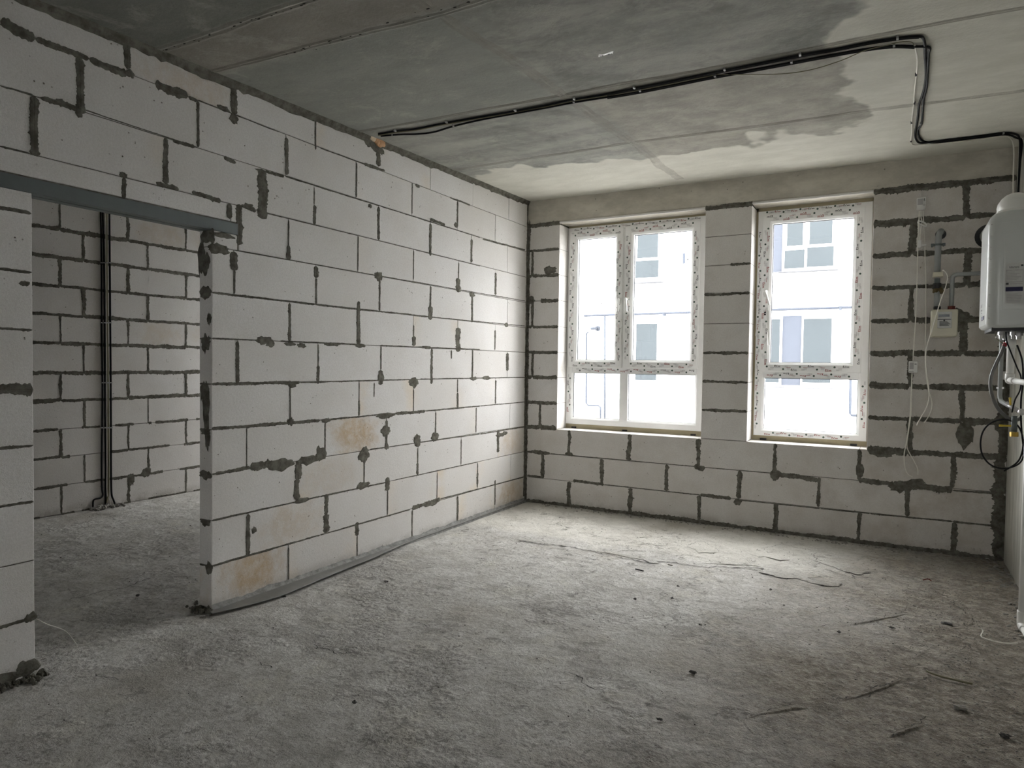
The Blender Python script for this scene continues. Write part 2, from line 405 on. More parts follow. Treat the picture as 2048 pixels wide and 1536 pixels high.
# ------------------------------------------------------------------ masonry
# a wall plane maps (u, w, z) -> world; w is the depth into the wall
PL = {'L': lambda u, w, z: Vector((-w, u, z)),
      'B': lambda u, w, z: Vector((u, w, z)),
      'F': lambda u, w, z: Vector((-3.2-w, u, z))}
def block(pl, parent, u0, u1, z0, z1, d, stain=0., leach=0., dirt=0., proud=0.):
    P = PL[pl]; gp = .0016
    u0 += gp; u1 -= gp; z0 += gp; z1 -= gp
    w0 = random.uniform(-.0012, .0012)-proud
    if u1-u0 < .01: return
    nu = max(1, round((u1-u0)/.11)); nz = 3
    per = [(u0+(u1-u0)*i/nu, z0) for i in range(nu)]+[(u1, z0+(z1-z0)*i/nz) for i in range(nz)]
    per += [(u1-(u1-u0)*i/nu, z1) for i in range(nu)]+[(u0, z1-(z1-z0)*i/nz) for i in range(nz)]
    cu, cz = (u0+u1)/2, (z0+z1)/2; m = len(per); V = []
    def ring(w, ins, jit):
        for (u, z) in per:
            k = ins+random.uniform(0, jit)
            su = -k if u > cu+1e-4 and abs(u-u1) < 1e-6 else (k if abs(u-u0) < 1e-6 else 0)
            sz = -k if abs(z-z1) < 1e-6 else (k if abs(z-z0) < 1e-6 else 0)
            V.append(P(u+su, w, z+sz))
    ring(w0, .0022, .0022); ring(w0+.003, 0, .0008); ring(d-.003, 0, .0004); ring(d, .002, .0015)
    F = [(k*m+i, k*m+(i+1) % m, (k+1)*m+(i+1) % m, (k+1)*m+i) for k in range(3) for i in range(m)]
    F += [tuple(range(m))[::-1], tuple(range(3*m, 4*m))]
    if pl == 'B': pass
    mb = MB().add(V, F)
    o = mb.build('aerated_block', M_BLOCK, parent, origin=P(cu, d/2, cz))
    o['stain'] = float(stain); o['leach'] = float(leach); o['dirt'] = float(dirt)
    return o
def ragged(mb, pl, P0, P1, w, amp=.5, side=0., seed=0, th=.0028, step=.006, gap=0.):
    """irregular mortar smear along a joint; w = half width in metres, gap = share of the run left bare"""
    P = PL[pl]; du, dz = P1[0]-P0[0], P1[1]-P0[1]; L = math.hypot(du, dz)
    if L < .004: return
    n = max(3, int(L/step)); tu, tz = du/L, dz/L; nu, nz = -tz, tu
    run = []
    rng = random.Random(seed*7919+int(L*1e4))
    for i in range(n+1):
        s = L*i/n
        a = MN.noise(Vector((s*9, seed*3.1, 1.7)))*.8; b = MN.noise(Vector((s*9, seed*3.1, 9.2)))*.8
        a2 = MN.noise(Vector((s*48, seed*3.1, 4.7)))*.45; b2 = MN.noise(Vector((s*48, seed*3.1, 6.2)))*.45
        e = min(1, s/.012, (L-s)/.012); e = math.sqrt(max(0, e))
        A = w*(1+side)*(1+1.25*amp*(a+a2))*e*rng.uniform(.84, 1.1); B = w*(1-side)*(1+1.25*amp*(b+b2))*e*rng.uniform(.84, 1.1)
        if rng.random() < .04: A *= 1.25
        if rng.random() < .05: B *= 1.35
        if gap > 0 and MN.noise(Vector((s*4.5, seed*5.3, 2.2)))*.5+.5 < gap: A = B = 0
        run.append((s, max(A, .0004), max(B, .0004)))
    V = []; F = []
    for s, A, B in run:
        u, z = P0[0]+tu*s, P0[1]+tz*s
        t = th*min(1, (A+B)/.01)
        prof = ((-B, .0), (-B*.8, -t*.8), (-B*.12, -t), (0, -t*.6), (A*.15, -t), (A*.8, -t*.8), (A, .0))
        for k, ww in prof: V.append(P(u+nu*k, ww-.0006, z+nz*k))
    for i in range(len(run)-1):
        for k in range(6): F.append((i*7+k, i*7+k+1, (i+1)*7+k+1, (i+1)*7+k))
    mb.add(V, F)
def blob(mb, pl, u, z, ru, rz, seed=0, th=.004):
    P = PL[pl]; n = 26; V = [P(u, -th, z)]
    for q, t in ((.55, th*1.1), (.85, th*.8), (1., -.0002)):
        for k in range(n):
            a = 2*math.pi*k/n; d = Vector((math.cos(a), math.sin(a), 0))
            j = 1+.30*MN.noise(d*1.6+Vector((seed*2.3, 0, 0)))+.22*MN.noise(d*5+Vector((seed*4.3, 1, 0)))
            V.append(P(u+ru*q*j*d.x, -t, z+rz*q*j*d.y*(1+(.18*((k*7919+seed*31) % 5-2)/2 if q == 1. else 0))))
    F = [(0, 1+k, 1+(k+1) % n) for k in range(n)]
    for r in range(2):
        for k in range(n): F.append((1+r*n+k, 1+(r+1)*n+k, 1+(r+1)*n+(k+1) % n, 1+r*n+(k+1) % n))
    mb.add(V, F)
def pxu(pl, x, y):
    if pl == 'L': p = atL(x, y); return (p.y, p.z)
    if pl == 'F': p = at(x, y, 0, -3.2); return (p.y, p.z)
    p = atB(x, y); return (p.x, p.z)

# ================================================================== SETTING
# floor with real unevenness
def build_floor():
    x0, x1, y0, y1 = -3.3, 4.0, -12.7, .05
    nx, ny = 200, 340; V = []; F = []
    for j in range(ny+1):
        y = y0+(y1-y0)*j/ny
        for i in range(nx+1):
            x = x0+(x1-x0)*i/nx; p = Vector((x, y, 0))
            rough = max(.25, min(1.3, (x-2.0)*.6+.3)) if x > 0 else .3
            z = .006*MN.noise(p*1.3)+.0035*MN.noise(p*5)*rough+.005*max(0, MN.noise(p*14))*rough
            z += max(0, x-3.45)*.03*max(0, MN.noise(p*6)+.35)
            V.append((x, y, z-.004))
    for j in range(ny):
        for i in range(nx):
            a = j*(nx+1)+i; F.append((a, a+1, a+nx+2, a+nx+1))
    mb = MB(); mb.v = [Vector(v) for v in V]; mb.f = F
    o = mb.build('floor', M_FLOOR, smooth=True)
    return tag(o, 'rough grey concrete screed floor, dusty and cracked', kind='structure')
FLOOR = build_floor()

# ceiling slab (slightly sloping like the photographed one)
mb = MB()
ys = [-12.7, -4.6, -3, -1.5, .02]; xs = [-3.3, 0, 2, 4.0]
V = [(x, y, zc(x, y)) for y in ys for x in xs]+[(x, y, 3.25) for y in ys for x in xs]
F = []; q = len(xs)*len(ys)
for j in range(len(ys)-1):
    for i in range(len(xs)-1):
        a = j*len(xs)+i; F.append((a, a+len(xs), a+len(xs)+1, a+1)); F.append((q+a, q+a+1, q+a+len(xs)+1, q+a+len(xs)))
mb.add(V, F)
CEIL = tag(mb.build('ceiling', M_CEIL), 'raw concrete ceiling with formwork seams and pale skim coat', kind='structure')
CEIL['seam'] = 0.
def seam(pts, w, th=.004, name='formwork_seam'):
    """a low irregular concrete ridge left between two formwork boards"""
    mb = MB(); V = []; F = []
    P = []
    for i in range(len(pts)-1):
        a, b = Vector(pts[i]), Vector(pts[i+1]); n = max(1, int((b-a).length/.03))
        P += [a.lerp(b, k/n) for k in range(n)]
    P.append(Vector(pts[-1]))
    for i, p in enumerate(P):
        t = (P[min(i+1, len(P)-1)]-P[max(0, i-1)]).normalized(); nn = Vector((-t.y, t.x))
        a = w*(1+.5*MN.noise(Vector((p.x*5, p.y*5, 1)))+.3*MN.noise(Vector((p.x*22, p.y*22, 3)))); b = w*(1+.5*MN.noise(Vector((p.x*5, p.y*5, 7)))+.3*MN.noise(Vector((p.x*22, p.y*22, 5))))
        off = .02*MN.noise(Vector((p.x*1.5, p.y*1.5, 4)))
        for k, t_ in ((-a, -.001), (-a*.4, th), (0, th*.3), (b*.4, th), (b, -.001)):
            x, y = p.x+nn.x*(k+off), p.y+nn.y*(k+off); V.append((x, y, zc(x, y)-t_))
    for i in range(len(P)-1):
        for k in range(4): F.append((i*5+k, i*5+k+1, (i+1)*5+k+1, (i+1)*5+k))
    mb.add(V, F); o = mb.build(name, M_CEIL, CEIL); o['seam'] = 1.; return o
for ln, ww in (([(0, -3.95), (3.98, -3.94)], .035), ([(0, -3.66), (1.5, -3.58), (3.98, -3.60)], .03),
               ([(0, -2.50), (1.1, -2.455), (3.98, -2.43)], .022), ([(0, -1.36), (1.5, -1.39), (3.98, -1.28)], .03),
               ([(1.47, -3.56), (1.52, -2.75), (1.525, -2.43), (1.575, -1.4), (1.585, -.2)], .045),
               ([(1.43, -9), (1.46, -3.62)], .04)):
    seam([Vector(p) for p in ln], ww)
# dark line of pitted holes along the first seam
mb = MB()
for i in range(95):
    x = random.uniform(.0, 2.2); y = -3.945+random.gauss(0, .006)
    if random.random() < .35: x = random.uniform(.5, 2.2); y = -3.62+random.gauss(0, .02)
    mb.ball((x, y, zc(x, y)-.004), random.uniform(.002, .006), 6, 4, sq=(1.8, .8, .3))
mb.build('pit_hole', M_CRACK, CEIL, kind='stuff')

# ---------------- wall_left : the partition with the doorway
ZL = [2.773, 2.523, 2.271, 2.016, 1.764, 1.515, 1.264, 1.013, .767, .509, .256, 0.]
JL = {0: [-4.109, -3.503, -2.893, -2.281, -1.657, -1.033, -.399], 1: [-4.327, -3.73, -3.128, -2.511, -1.892, -1.267, -.647],
      2: [-4.519, -3.912, -3.312, -2.897, -2.276, -1.649, -1.05, -.414], 3: [-4.127, -3.52, -3.467, -3.106, -2.487, -1.868, -1.246, -.641],
      4: [-3.501, -2.879, -2.255, -1.641, -1.028, -.401], 5: [-3.095, -2.477, -1.86, -1.246, -.627], 6: [-3.474, -2.858, -2.239, -1.623, -1.012, -.387],
      7: [-3.087, -2.467, -1.853, -1.24, -.615], 8: [-3.411, -2.79, -2.169, -1.555, -.937, -.325], 9: [-3.03, -2.412, -1.785, -1.177, -.547],
      10: [-3.399, -2.778, -2.154, -1.526, -.904, -.294], 11: [-3.096, -2.475, -1.851, -1.218, -.6]}
YJ0, YJ1, ZLN = -4.527, -3.644, 2.108       # doorway: left jamb, right jamb, lintel underside
YEND = -8.6
mb = MB()
g4 = .004
mb.box(-.101, -g4, YJ1+g4, .0, 0, 2.98); mb.box(-.101, -g4, YEND, YJ0-g4, 0, 2.93); mb.box(-.101, -g4, YJ0-g4, YJ1+g4, ZLN+.06, 2.93)
WL_L = tag(mb.build('wall_left', M_MORT), 'aerated concrete block partition with a doorway and steel lintel', kind='structure')
special = {(8, -2.5): dict(stain=1.), (11, -3.4): dict(stain=1.15), (11, -.3): dict(stain=.8, dirt=.15), (9, -2.7): dict(leach=.8, stain=.25), (10, -3.0): dict(stain=.45),
           (10, -1.2): dict(leach=.8), (10, -1.8): dict(leach=.35), (7, -2.2): dict(leach=.5), (7, -1.): dict(leach=.4), (5, -1.5): dict(leach=.35), (5, -.9): dict(leach=.6), (9, -.2): dict(stain=.5, leach=.5),
           (11, -2.8): dict(leach=.5, dirt=.12), (11, -.9): dict(leach=.5), (0, -3.8): dict(stain=.45), (10, -.6): dict(leach=.5), (1, -2.2): dict(leach=.15), (8, -.1): dict(leach=.7), (0, -2.5): dict(leach=.4), (0, -1.9): dict(leach=.3), (2, -4.2): dict(leach=.3)}
smL = MB(); smB = MB(); smF = MB()
def joints_with_ends(js, lo, hi):
    return [lo]+[j for j in js if lo+.02 < j < hi-.02]+[hi]
for r in range(12):
    z0 = ZL[r]; z1 = 3.03 if r == 0 else ZL[r-1]
    js = list(JL[r]); x = js[0]
    while x > YEND+.3: x -= .617; js.insert(0, x)
    if r >= 4 or r == 3: spans = [(YEND, YJ0), (YJ1, 0.)]
    else: spans = [(YEND, 0.)]
    if r == 3: spans = [(YEND, 0.)]
    for lo, hi in spans:
        e = joints_with_ends([j for j in js if not (r >= 4 and YJ0-.25 < j < YJ0)], lo, hi)
        for a, b in zip(e[:-1], e[1:]):
            kw = {}
            for (rr, yy), k in special.items():
                if rr == r and a < yy < b: kw = k
            if 'stain' not in kw and random.random() < .12: kw = dict(leach=random.uniform(.1, .25))
            if r == 0: t1 = min(zc(0, a), zc(0, b))-.028
            else: t1 = z1
            if r == 3:
                # blocks above the lintel are cut down; those beside it stay full height
                for aa, bb, zz in ((max(a, YEND), min(b, YJ0-.16), z0), (max(a, YJ0-.16), min(b, -3.477), 2.172), (max(a, -3.467), b, z0)):
                    if bb-aa > .02: block('L', WL_L, aa, bb, zz, t1, .105, **kw)
                continue
            block('L', WL_L, a, b, z0, t1, .105, **kw)
block('L', WL_L, YJ1, -3.475, 2.016, ZLN-.002, .105)
block('L', WL_L, YJ0-.16, YJ0, 2.016, ZLN-.002, .105)
# mortar smears as they lie on the wall: (x, y0, y1, width px)
hs = lambda x: abs(atL(x+1, 600).y-atL(x-1, 600).y)/2          # metres per px along the wall near column x
VS = [(254, 70, 138, 13), (468, 165, 228, 13), (631, 225, 300, 3), (757, 303, 333, 8), (160, 114, 228, 17), (396, 202, 295, 6), (573, 275, 350, 8), (713, 325, 395, 2.5), (824, 365, 428, 2), (915, 402, 455, 3),
      (68, 192, 308, 18), (331, 275, 368, 11), (524, 338, 438, 21), (629, 410, 450, 6), (628, 374, 410, 2.5), (757, 413, 480, 6), (861, 447, 512, 5), (943, 478, 525, 4), (248, 355, 398, 9), (459, 407, 438, 11), (478, 408, 490, 12),
      (577, 440, 498, 3), (577, 490, 520, 8), (716, 472, 542, 2), (827, 500, 560, 2), (917, 525, 558, 2.5), (916, 556, 585, 9), (991, 545, 590, 4), (468, 503, 542, 14), (469, 540, 588, 4), (632, 532, 556, 9), (632, 556, 609, 5), (759, 556, 622, 4), (861, 572, 636, 3), (861, 612, 640, 8), (944, 590, 645, 4),
      (579, 606, 683, 6), (717, 602, 688, 7), (827, 650, 675, 2.5), (828, 672, 692, 8), (916, 655, 704, 9), (990, 660, 700, 3), (475, 682, 767, 8), (636, 688, 765, 3.5), (636, 730, 768, 6), (762, 692, 740, 3), (761, 740, 770, 12), (863, 697, 768, 5), (945, 700, 755, 3), (1015, 706, 742, 6),
      (580, 768, 845, 2.5), (718, 765, 830, 2), (718, 800, 832, 4), (827, 778, 823, 2), (915, 758, 785, 2), (915, 785, 816, 4.5), (991, 760, 808, 3), (493, 855, 935, 2), (650, 845, 912, 3), (773, 840, 900, 5), (871, 824, 872, 2.5), (952, 815, 865, 2), (596, 925, 960, 13), (593, 958, 1000, 12),
      (728, 905, 970, 3), (836, 870, 894, 10), (835, 895, 948, 2.5), (835, 925, 950, 5), (922, 878, 930, 2), (996, 860, 905, 5), (496, 1028, 1112, 8), (652, 988, 1030, 9), (652, 1028, 1066, 13), (775, 954, 982, 8), (775, 980, 1030, 2.5), (874, 945, 998, 2), (955, 926, 975, 2), (955, 945, 970, 4),
      (577, 1095, 1165, 3), (714, 1044, 1072, 7), (714, 1070, 1120, 3), (824, 1020, 1080, 3), (915, 992, 1050, 4), (990, 960, 1010, 3), (748, 765, 795, 2.5), (903, 700, 718, 2.5)]
for i, (x, ya, yb, wpx) in enumerate(VS):
    pa = pxu('L', x, (ya+yb)/2); a = pxu('L', x, ya); b = pxu('L', x, yb)
    wm = wpx*hs(x)*.5
    ragged(smL, 'L', (pa[0], a[1]), (pa[0], b[1]), wm, .45, seed=i+11, th=.003 if wpx > 5 else .0018)
for i, (x, y, wx, wy) in enumerate([(260, 148, 22, 15), (240, 140, 26, 8), (468, 238, 18, 20), (447, 217, 24, 12), (42, 70, 30, 12), (740, 282, 22, 26), (757, 300, 26, 16), (158, 228, 14, 16), (70, 305, 22, 14), (120, 205, 24, 16), (446, 471, 46, 11), (436, 498, 44, 22), (425, 478, 10, 20), (497, 413, 24, 12), (246, 350, 18, 12), (320, 368, 16, 9), (345, 374, 22, 9),
     (757, 552, 17, 20), (835, 372, 9, 6), (740, 412, 8, 8), (912, 450, 8, 10), (944, 589, 12, 10), (528, 681, 36, 18), (541, 688, 20, 12), (580, 688, 26, 8), (603, 691, 18, 10), (664, 689, 34, 7), (720, 691, 22, 9), (853, 695, 28, 6), (827, 764, 22, 20), (762, 755, 13, 22), (581, 766, 30, 9), (585, 772, 16, 7),
     (652, 841, 20, 9), (581, 844, 14, 16), (772, 831, 38, 12), (771, 862, 19, 20), (773, 893, 9, 14), (806, 826, 26, 6), (728, 910, 24, 28), (833, 881, 12, 26), (870, 874, 17, 16), (642, 908, 24, 30), (616, 920, 44, 18), (560, 930, 56, 24), (535, 928, 14, 18), (603, 1001, 30, 11), (726, 971, 28, 15), (775, 964, 10, 20), (863, 1007, 30, 9), (508, 1060, 12, 14), (1000, 870, 18, 8), (1010, 866, 10, 8), (947, 757, 16, 8), (973, 756, 20, 7), (1043, 403, 14, 8), (1013, 650, 8, 8)]):
    u, z = pxu('L', x, y); p2 = pxu('L', x, y+1)
    blob(smL, 'L', u, z, wx*hs(x)*.5, wy*abs(p2[1]-z)*.5, seed=i)
HS = [(0, 42, 70, 78, .024), (70, 78, 178, 118, .013), (178, 118, 254, 148, .018), (310, 167, 376, 193, .022), (376, 193, 395, 202, .01), (395, 200, 558, 264, .0035), (640, 296, 755, 337, .004), (728, 327, 770, 342, .011), (900, 395, 940, 410, .007),
      (0, 172, 66, 189, .003), (80, 195, 155, 217, .013), (155, 215, 395, 295, .0028), (345, 282, 390, 294, .009), (447, 315, 472, 326, .012), (530, 342, 568, 353, .009), (570, 353, 760, 412, .0045), (760, 412, 960, 475, .004), (965, 478, 1050, 500, .008),
      (0, 292, 60, 307, .004), (312, 367, 358, 379, .010), (383, 384, 442, 402, .012), (482, 410, 512, 423, .01), (530, 426, 716, 471, .003), (716, 471, 960, 532, .003), (860, 438, 890, 450, .012), (470, 500, 720, 545, .003), (720, 545, 1050, 602, .0035), (423, 585, 630, 609, .006), (630, 609, 862, 634, .006), (862, 634, 1050, 652, .004),
      (423, 677, 530, 681, .004), (560, 682, 720, 689, .005), (760, 691, 960, 699, .0045), (423, 768, 600, 765, .009), (600, 765, 820, 759, .005), (840, 758, 1050, 755, .004), (423, 858, 640, 841, .009), (660, 839, 770, 828, .006), (790, 827, 850, 823, .012), (850, 822, 960, 812, .006), (960, 812, 1048, 804, .004),
      (430, 948, 500, 934, .011), (500, 934, 560, 926, .022), (740, 899, 960, 868, .004), (960, 868, 1048, 854, .006), (423, 1041, 640, 993, .005), (640, 993, 775, 964, .005), (790, 960, 955, 924, .004), (423, 1132, 640, 1070, .006), (640, 1070, 820, 1019, .005), (824, 1017, 880, 998, .016), (880, 998, 1048, 954, .005)]
for i, (xa, ya, xb, yb, w_) in enumerate(HS):
    ragged(smL, 'L', pxu('L', xa, ya), pxu('L', xb, yb), w_, .55, seed=100+i, th=.0025)
for a, w_ in ((-.02, .012),):                       # corner joint with the window wall
    ragged(smL, 'L', (a, .05), (a, 3.0), .014, .7, seed=301, side=.0)
# left strip beside the doorway and the run behind the viewer
for r in range(3, 12):
    z = ZL[r]
    if r in (6,): ragged(smL, 'L', (-5.6, z-.004), (YJ0-.002, z-.008), .024, .5, seed=r+400)
    else: ragged(smL, 'L', (-6.5, z), (YJ0-.004, z), .006 if r > 3 else .008, .6, seed=r+400, gap=.25)
    if r == 4: blob(smL, 'L', -4.56, z-.05, .02, .012, 5)
    ragged(smL, 'L', (YJ1+.002, z), (YJ1+.12, z), .004, .6, seed=r+450)
blob(smL, 'L', -4.56, .045, .05, .035, 77); blob(smL, 'L', -4.545, .26, .025, .022, 78); blob(smL, 'L', -4.7, .025, .12, .03, 79)
# ceiling line: continuous fillet of mortar
def ceiling_joint():
    n = 260; V = []; F = []
    for i in range(n+1):
        y = YEND+(0-YEND)*i/n; zt = zc(0, y)
        a = .038+.016*MN.noise(Vector((y*5, 0, 0)))+.012*MN.noise(Vector((y*24, 0, 3)))+.006*random.random()
        V += [(.0015, y, zt-a), (.005, y, zt-a*.75), (.009, y, zt-.02), (.026+.008*MN.noise(Vector((y*9, 2, 2))), y, zt+.002)]
    for i in range(n):
        for k in range(3): F.append((i*4+k, (i+1)*4+k, (i+1)*4+k+1, i*4+k+1))
    smL.add(V, F)
ceiling_joint()
# door-reveal mortar (end grain of the courses) and thin patches painting in its shade
PL['J'] = lambda u, w, z: Vector((-u, YJ1+w, z))
for r in range(4, 12):
    ragged(smL, 'J', (.004, ZL[r]), (.1, ZL[r]-.002), .006 if r != 8 else .004, .9, seed=500+r)
    if r in (4, 5, 7, 9): blob(smL, 'J', .05, ZL[r]-.015, .04, .02, 40+r)
blob(smL, 'J', .045, 2.07, .05, .035, 61); blob(smL, 'J', .055, 1.93, .045, .06, 62)
ragged(smL, 'J', (.04, 1.25), (.05, 1.08), .022, .6, seed=560); blob(smL, 'J', .05, 1.2, .03, .07, 66)
for i, (u_, z_, a_, b_) in enumerate(((.03, 2.09, .05, .05), (.085, 1.96, .03, .09), (.05, 1.77, .05, .035), (.02, 1.62, .02, .03), (.05, 1.49, .035, .05), (.045, 1.12, .028, .13), (.07, 1.22, .03, .05), (.035, .96, .02, .06), (.05, .76, .05, .025), (.02, .24, .03, .035))):  # mortar slop, spread further so the patches also paint the reveal's shade
    blob(smL, 'J', u_, z_, a_, b_, 200+i, .002)
smL.build('mortar_smear', M_MORT, WL_L, kind='stuff')
# pale levelling mortar along the foot of the partition, on the side of the room
mb = MB(); n = 200; V = []; F = []
for i in range(n+1):
    y = YJ1+(-.02-YJ1)*i/n
    a = .028+.012*MN.noise(Vector((y*6, 5, 0)))+.008*MN.noise(Vector((y*26, 5, 3))); b = .03+.008*MN.noise(Vector((y*7, 9, 0)))
    V += [(.001, y, a+.01), (.006, y, a*.7+.008), (.016, y, a*.4+.006), (b, y, .009), (b+.002, y, -.01)]
for i in range(n):
    for k in range(4): F.append((i*5+k, i*5+k+1, (i+1)*5+k+1, (i+1)*5+k))
mb.add(V, F); mb.build('levelling_mortar', M_MORTP, WL_L, smooth=True)
mb = MB(); V = []; F = []
edge_px = [(425, 1229), (470, 1219), (520, 1206), (560, 1194), (600, 1178), (650, 1157), (700, 1136), (750, 1116), (800, 1093), (850, 1073), (915, 1046), (960, 1028), (1000, 1015), (1035, 1006), (1056, 1001)]
ep = smooth_pts([atG(x, y, .012) for x, y in edge_px], 6)
for i, p in enumerate(ep):
    zz = .018+.005*MN.noise(Vector((p.y*6, 1, 1))); xe = max(.035, min(p.x, .16))
    V += [(.018, p.y, .016), (xe*.6, p.y, zz+.005), (xe-.004, p.y, zz+.003), (xe, p.y, zz+.001), (xe, p.y, zz-.003), (xe*.6, p.y, zz-.002)]
for i in range(len(ep)-1):
    for k in range(5): F.append((i*6+k, i*6+k+1, (i+1)*6+k+1, (i+1)*6+k))
mb.add(V, F); mb.build('damp_proof_strip', M_FILM, WL_L, smooth=True)
mb = MB(); V = []; F = []       # rubble and dirt at the foot of the left jamb and of the doorway corner
for i in range(170):
    y = random.uniform(-5.0, -4.5); x = abs(random.gauss(0.02, .035))
    mb.ball((x, y, random.uniform(0, .012)), random.uniform(.004, .013), 6, 4, jit=.8)
for i in range(70):
    x = random.gauss(-.06, .05); y = YJ1+random.gauss(-.01, .02)
    mb.ball((x, y, random.uniform(0, .02)), random.uniform(.004, .014), 6, 4, jit=.8)
mb.build('mortar_rubble', M_MORT, WL_L, kind='stuff')
# ---------------- lintel: two steel angles bridging the doorway
t = thing('steel_lintel', (0, -4.05, ZLN), 'galvanised steel angle lintel bridging the doorway in the block partition', 'lintel')
mb = MB(); mb.box(-.001, .004, -4.95, -3.477, ZLN, ZLN+.058); mb.box(-.046, .004, -4.95, -3.477, ZLN-.004, ZLN+.0); mb.build('front_angle', M_STEEL, t)
mb = MB(); mb.box(-.109, -.104, -4.95, -3.477, ZLN, ZLN+.058); mb.box(-.109, -.058, -4.95, -3.477, ZLN-.004, ZLN); mb.build('rear_angle', M_STEEL, t)

# ---------------- wall_back : window wall
ZB = [2.783, 2.533, 2.281, 2.030, 1.772, 1.517, 1.265, 1.012, .757, .503, .252, 0.]
W1 = (.352, 1.766); W2 = (2.162, 3.074); WD = .30; W3 = (-2.95, -2.15)
mb = MB()
def wallbox(x0, x1, z0, z1): mb.box(x0, x1, g4, WD-g4, z0, z1)
wallbox(-.1, W1[0]-g4, 0, 2.79); wallbox(W1[0]-g4, W1[1]+g4, 0, ZB[8]-g4); wallbox(W1[1]+g4, W2[0]-g4, 0, 2.79); wallbox(W2[0]-g4, W2[1]+g4, 0, ZB[8]-g4); wallbox(W2[1]+g4, 4.0, 0, 2.79)
WL_B = tag(mb.build('wall_back', M_MORT), 'aerated concrete block wall with two windows below a concrete beam', kind='structure')
XR = 3.985
JB = {1: ([.05], [3.687]), 2: ([.05], [3.347]), 3: ([], [3.702]), 4: ([.06], [3.35]), 5: ([], [3.694]), 6: ([.068], [3.36]), 7: ([], [3.70]), 8: ([.162], [3.367])}
JB[1] = ([], [3.687])
JBl = {9: [.485, 1.108, 1.75, 2.389, 3.025, 3.655], 10: [.196, .832, 1.466, 2.105, 2.734, 3.367], 11: [.494, 1.122, 1.765, 2.407, 3.035, 3.672]}
k = 0
def bdirt(a, b, r):
    m = (a+b)/2; return max(0, min(.55, (m-2.5)*.45))+(.30 if r >= 9 else .20)+random.uniform(0, .1)
for r in range(1, 9):
    z0, z1 = ZB[r], ZB[r-1]
    if r == 1: z1 = 2.772
    for lo, hi, js in ((.0, W1[0], JB[r][0]), (W1[1], W2[0], []), (W2[1], XR, JB[r][1])):
        e = [lo]+js+[hi]
        for a, b in zip(e[:-1], e[1:]):
            block('B', WL_B, a, b, z0, z1, WD, dirt=bdirt(a, b, r))
            gapv = .0
            if lo == 0 or lo > 3:
                wv = .016 if lo == 0 else .022
                ragged(smB, 'B', (a+.004, z0), (b-.004, z0+random.uniform(-.003, .003)), wv*random.uniform(.75, 1.15), .55, seed=600+k, gap=.12 if lo > 3 else .3)
            else:
                ragged(smB, 'B', (a+.004, z0), (b-.004, z0), .012, .7, seed=600+k, gap=.62 if r not in (3, 5, 6, 7) else .25)
            k += 1
        for j in js:
            ragged(smB, 'B', (j, z0+.002), (j+random.uniform(-.004, .004), z1-.002), random.uniform(.018, .028) if lo > 3 else .014, .6, seed=640+k); k += 1
for r in (9, 10, 11):
    z0, z1 = ZB[r], ZB[r-1]; e = [0.]+JBl[r]+[XR]
    for a, b in zip(e[:-1], e[1:]):
        block('B', WL_B, a, b, z0, z1, WD, dirt=bdirt(a, b, r), leach=.4 if (r == 9 and abs((a+b)/2-2.7) < .2) else 0.)
        if b < XR:
            ragged(smB, 'B', (b, z0+.004), (b+random.uniform(-.004, .004), z1-.004), random.uniform(.012, .022), .75, seed=700+k); k += 1
# horizontal smears under the windows where the photo shows them
for xa, ya, xb, yb, w_ in [(1053, 903, 1100, 907, .016), (1100, 907, 1400, 934, .0035), (1130, 907, 1146, 910, .018), (1400, 934, 1548, 947, .003), (1388, 932, 1410, 937, .02), (1556, 948, 1636, 960, .018), (1717, 961, 1788, 968, .02), (1786, 968, 1905, 980, .026), (1905, 981, 2005, 988, .007),
                           (1054, 951, 1088, 955, .010), (1146, 961, 1208, 969, .014), (1208, 969, 1400, 990, .004), (1400, 990, 1462, 997, .014), (1476, 1000, 1640, 1017, .004), (1640, 1017, 1740, 1027, .004), (1740, 1027, 1905, 1043, .006), (1905, 1043, 2008, 1054, .007),
                           (1736, 900, 1815, 905, .03), (1815, 905, 2000, 914, .022), (1053, 853, 1112, 856, .02)]:
    ragged(smB, 'B', pxu('B', xa, ya), pxu('B', xb, yb), w_, .6, seed=760+k, th=.003); k += 1
ragged(smB, 'B', (.012, .02), (.012, 2.95), .012, .8, seed=801)
ragged(smB, 'B', (XR-.03, .02), (XR-.03, 2.6), .04, .8, seed=802)
ragged(smB, 'B', (0, .012), (XR, .012), .018, .8, seed=803)
for i, (x, y, wx, wy) in enumerate([(1475, 1004, 10, 8), (1550, 950, 12, 14), (1720, 941, 9, 20), (1930, 868, 16, 30), (1915, 640, 20, 26), (1765, 905, 26, 12), (1100, 540, 22, 12), (1060, 600, 16, 12), (1832, 966, 18, 10), (1797, 974, 20, 12)]):
    u, z = pxu('B', x, y); blob(smB, 'B', u, z, wx/290., wy/290., 90+i, .004)
# mortar bed under the beam
for a, b in ((.0, .36), (1.76, 2.17), (3.07, XR)):
    ragged(smB, 'B', (a, 2.785), (b, 2.788), .02 if a < 3 else .024, .5, seed=810+int(a*10), th=.008)
smB.build('mortar_smear', M_MORT, WL_B, kind='stuff')
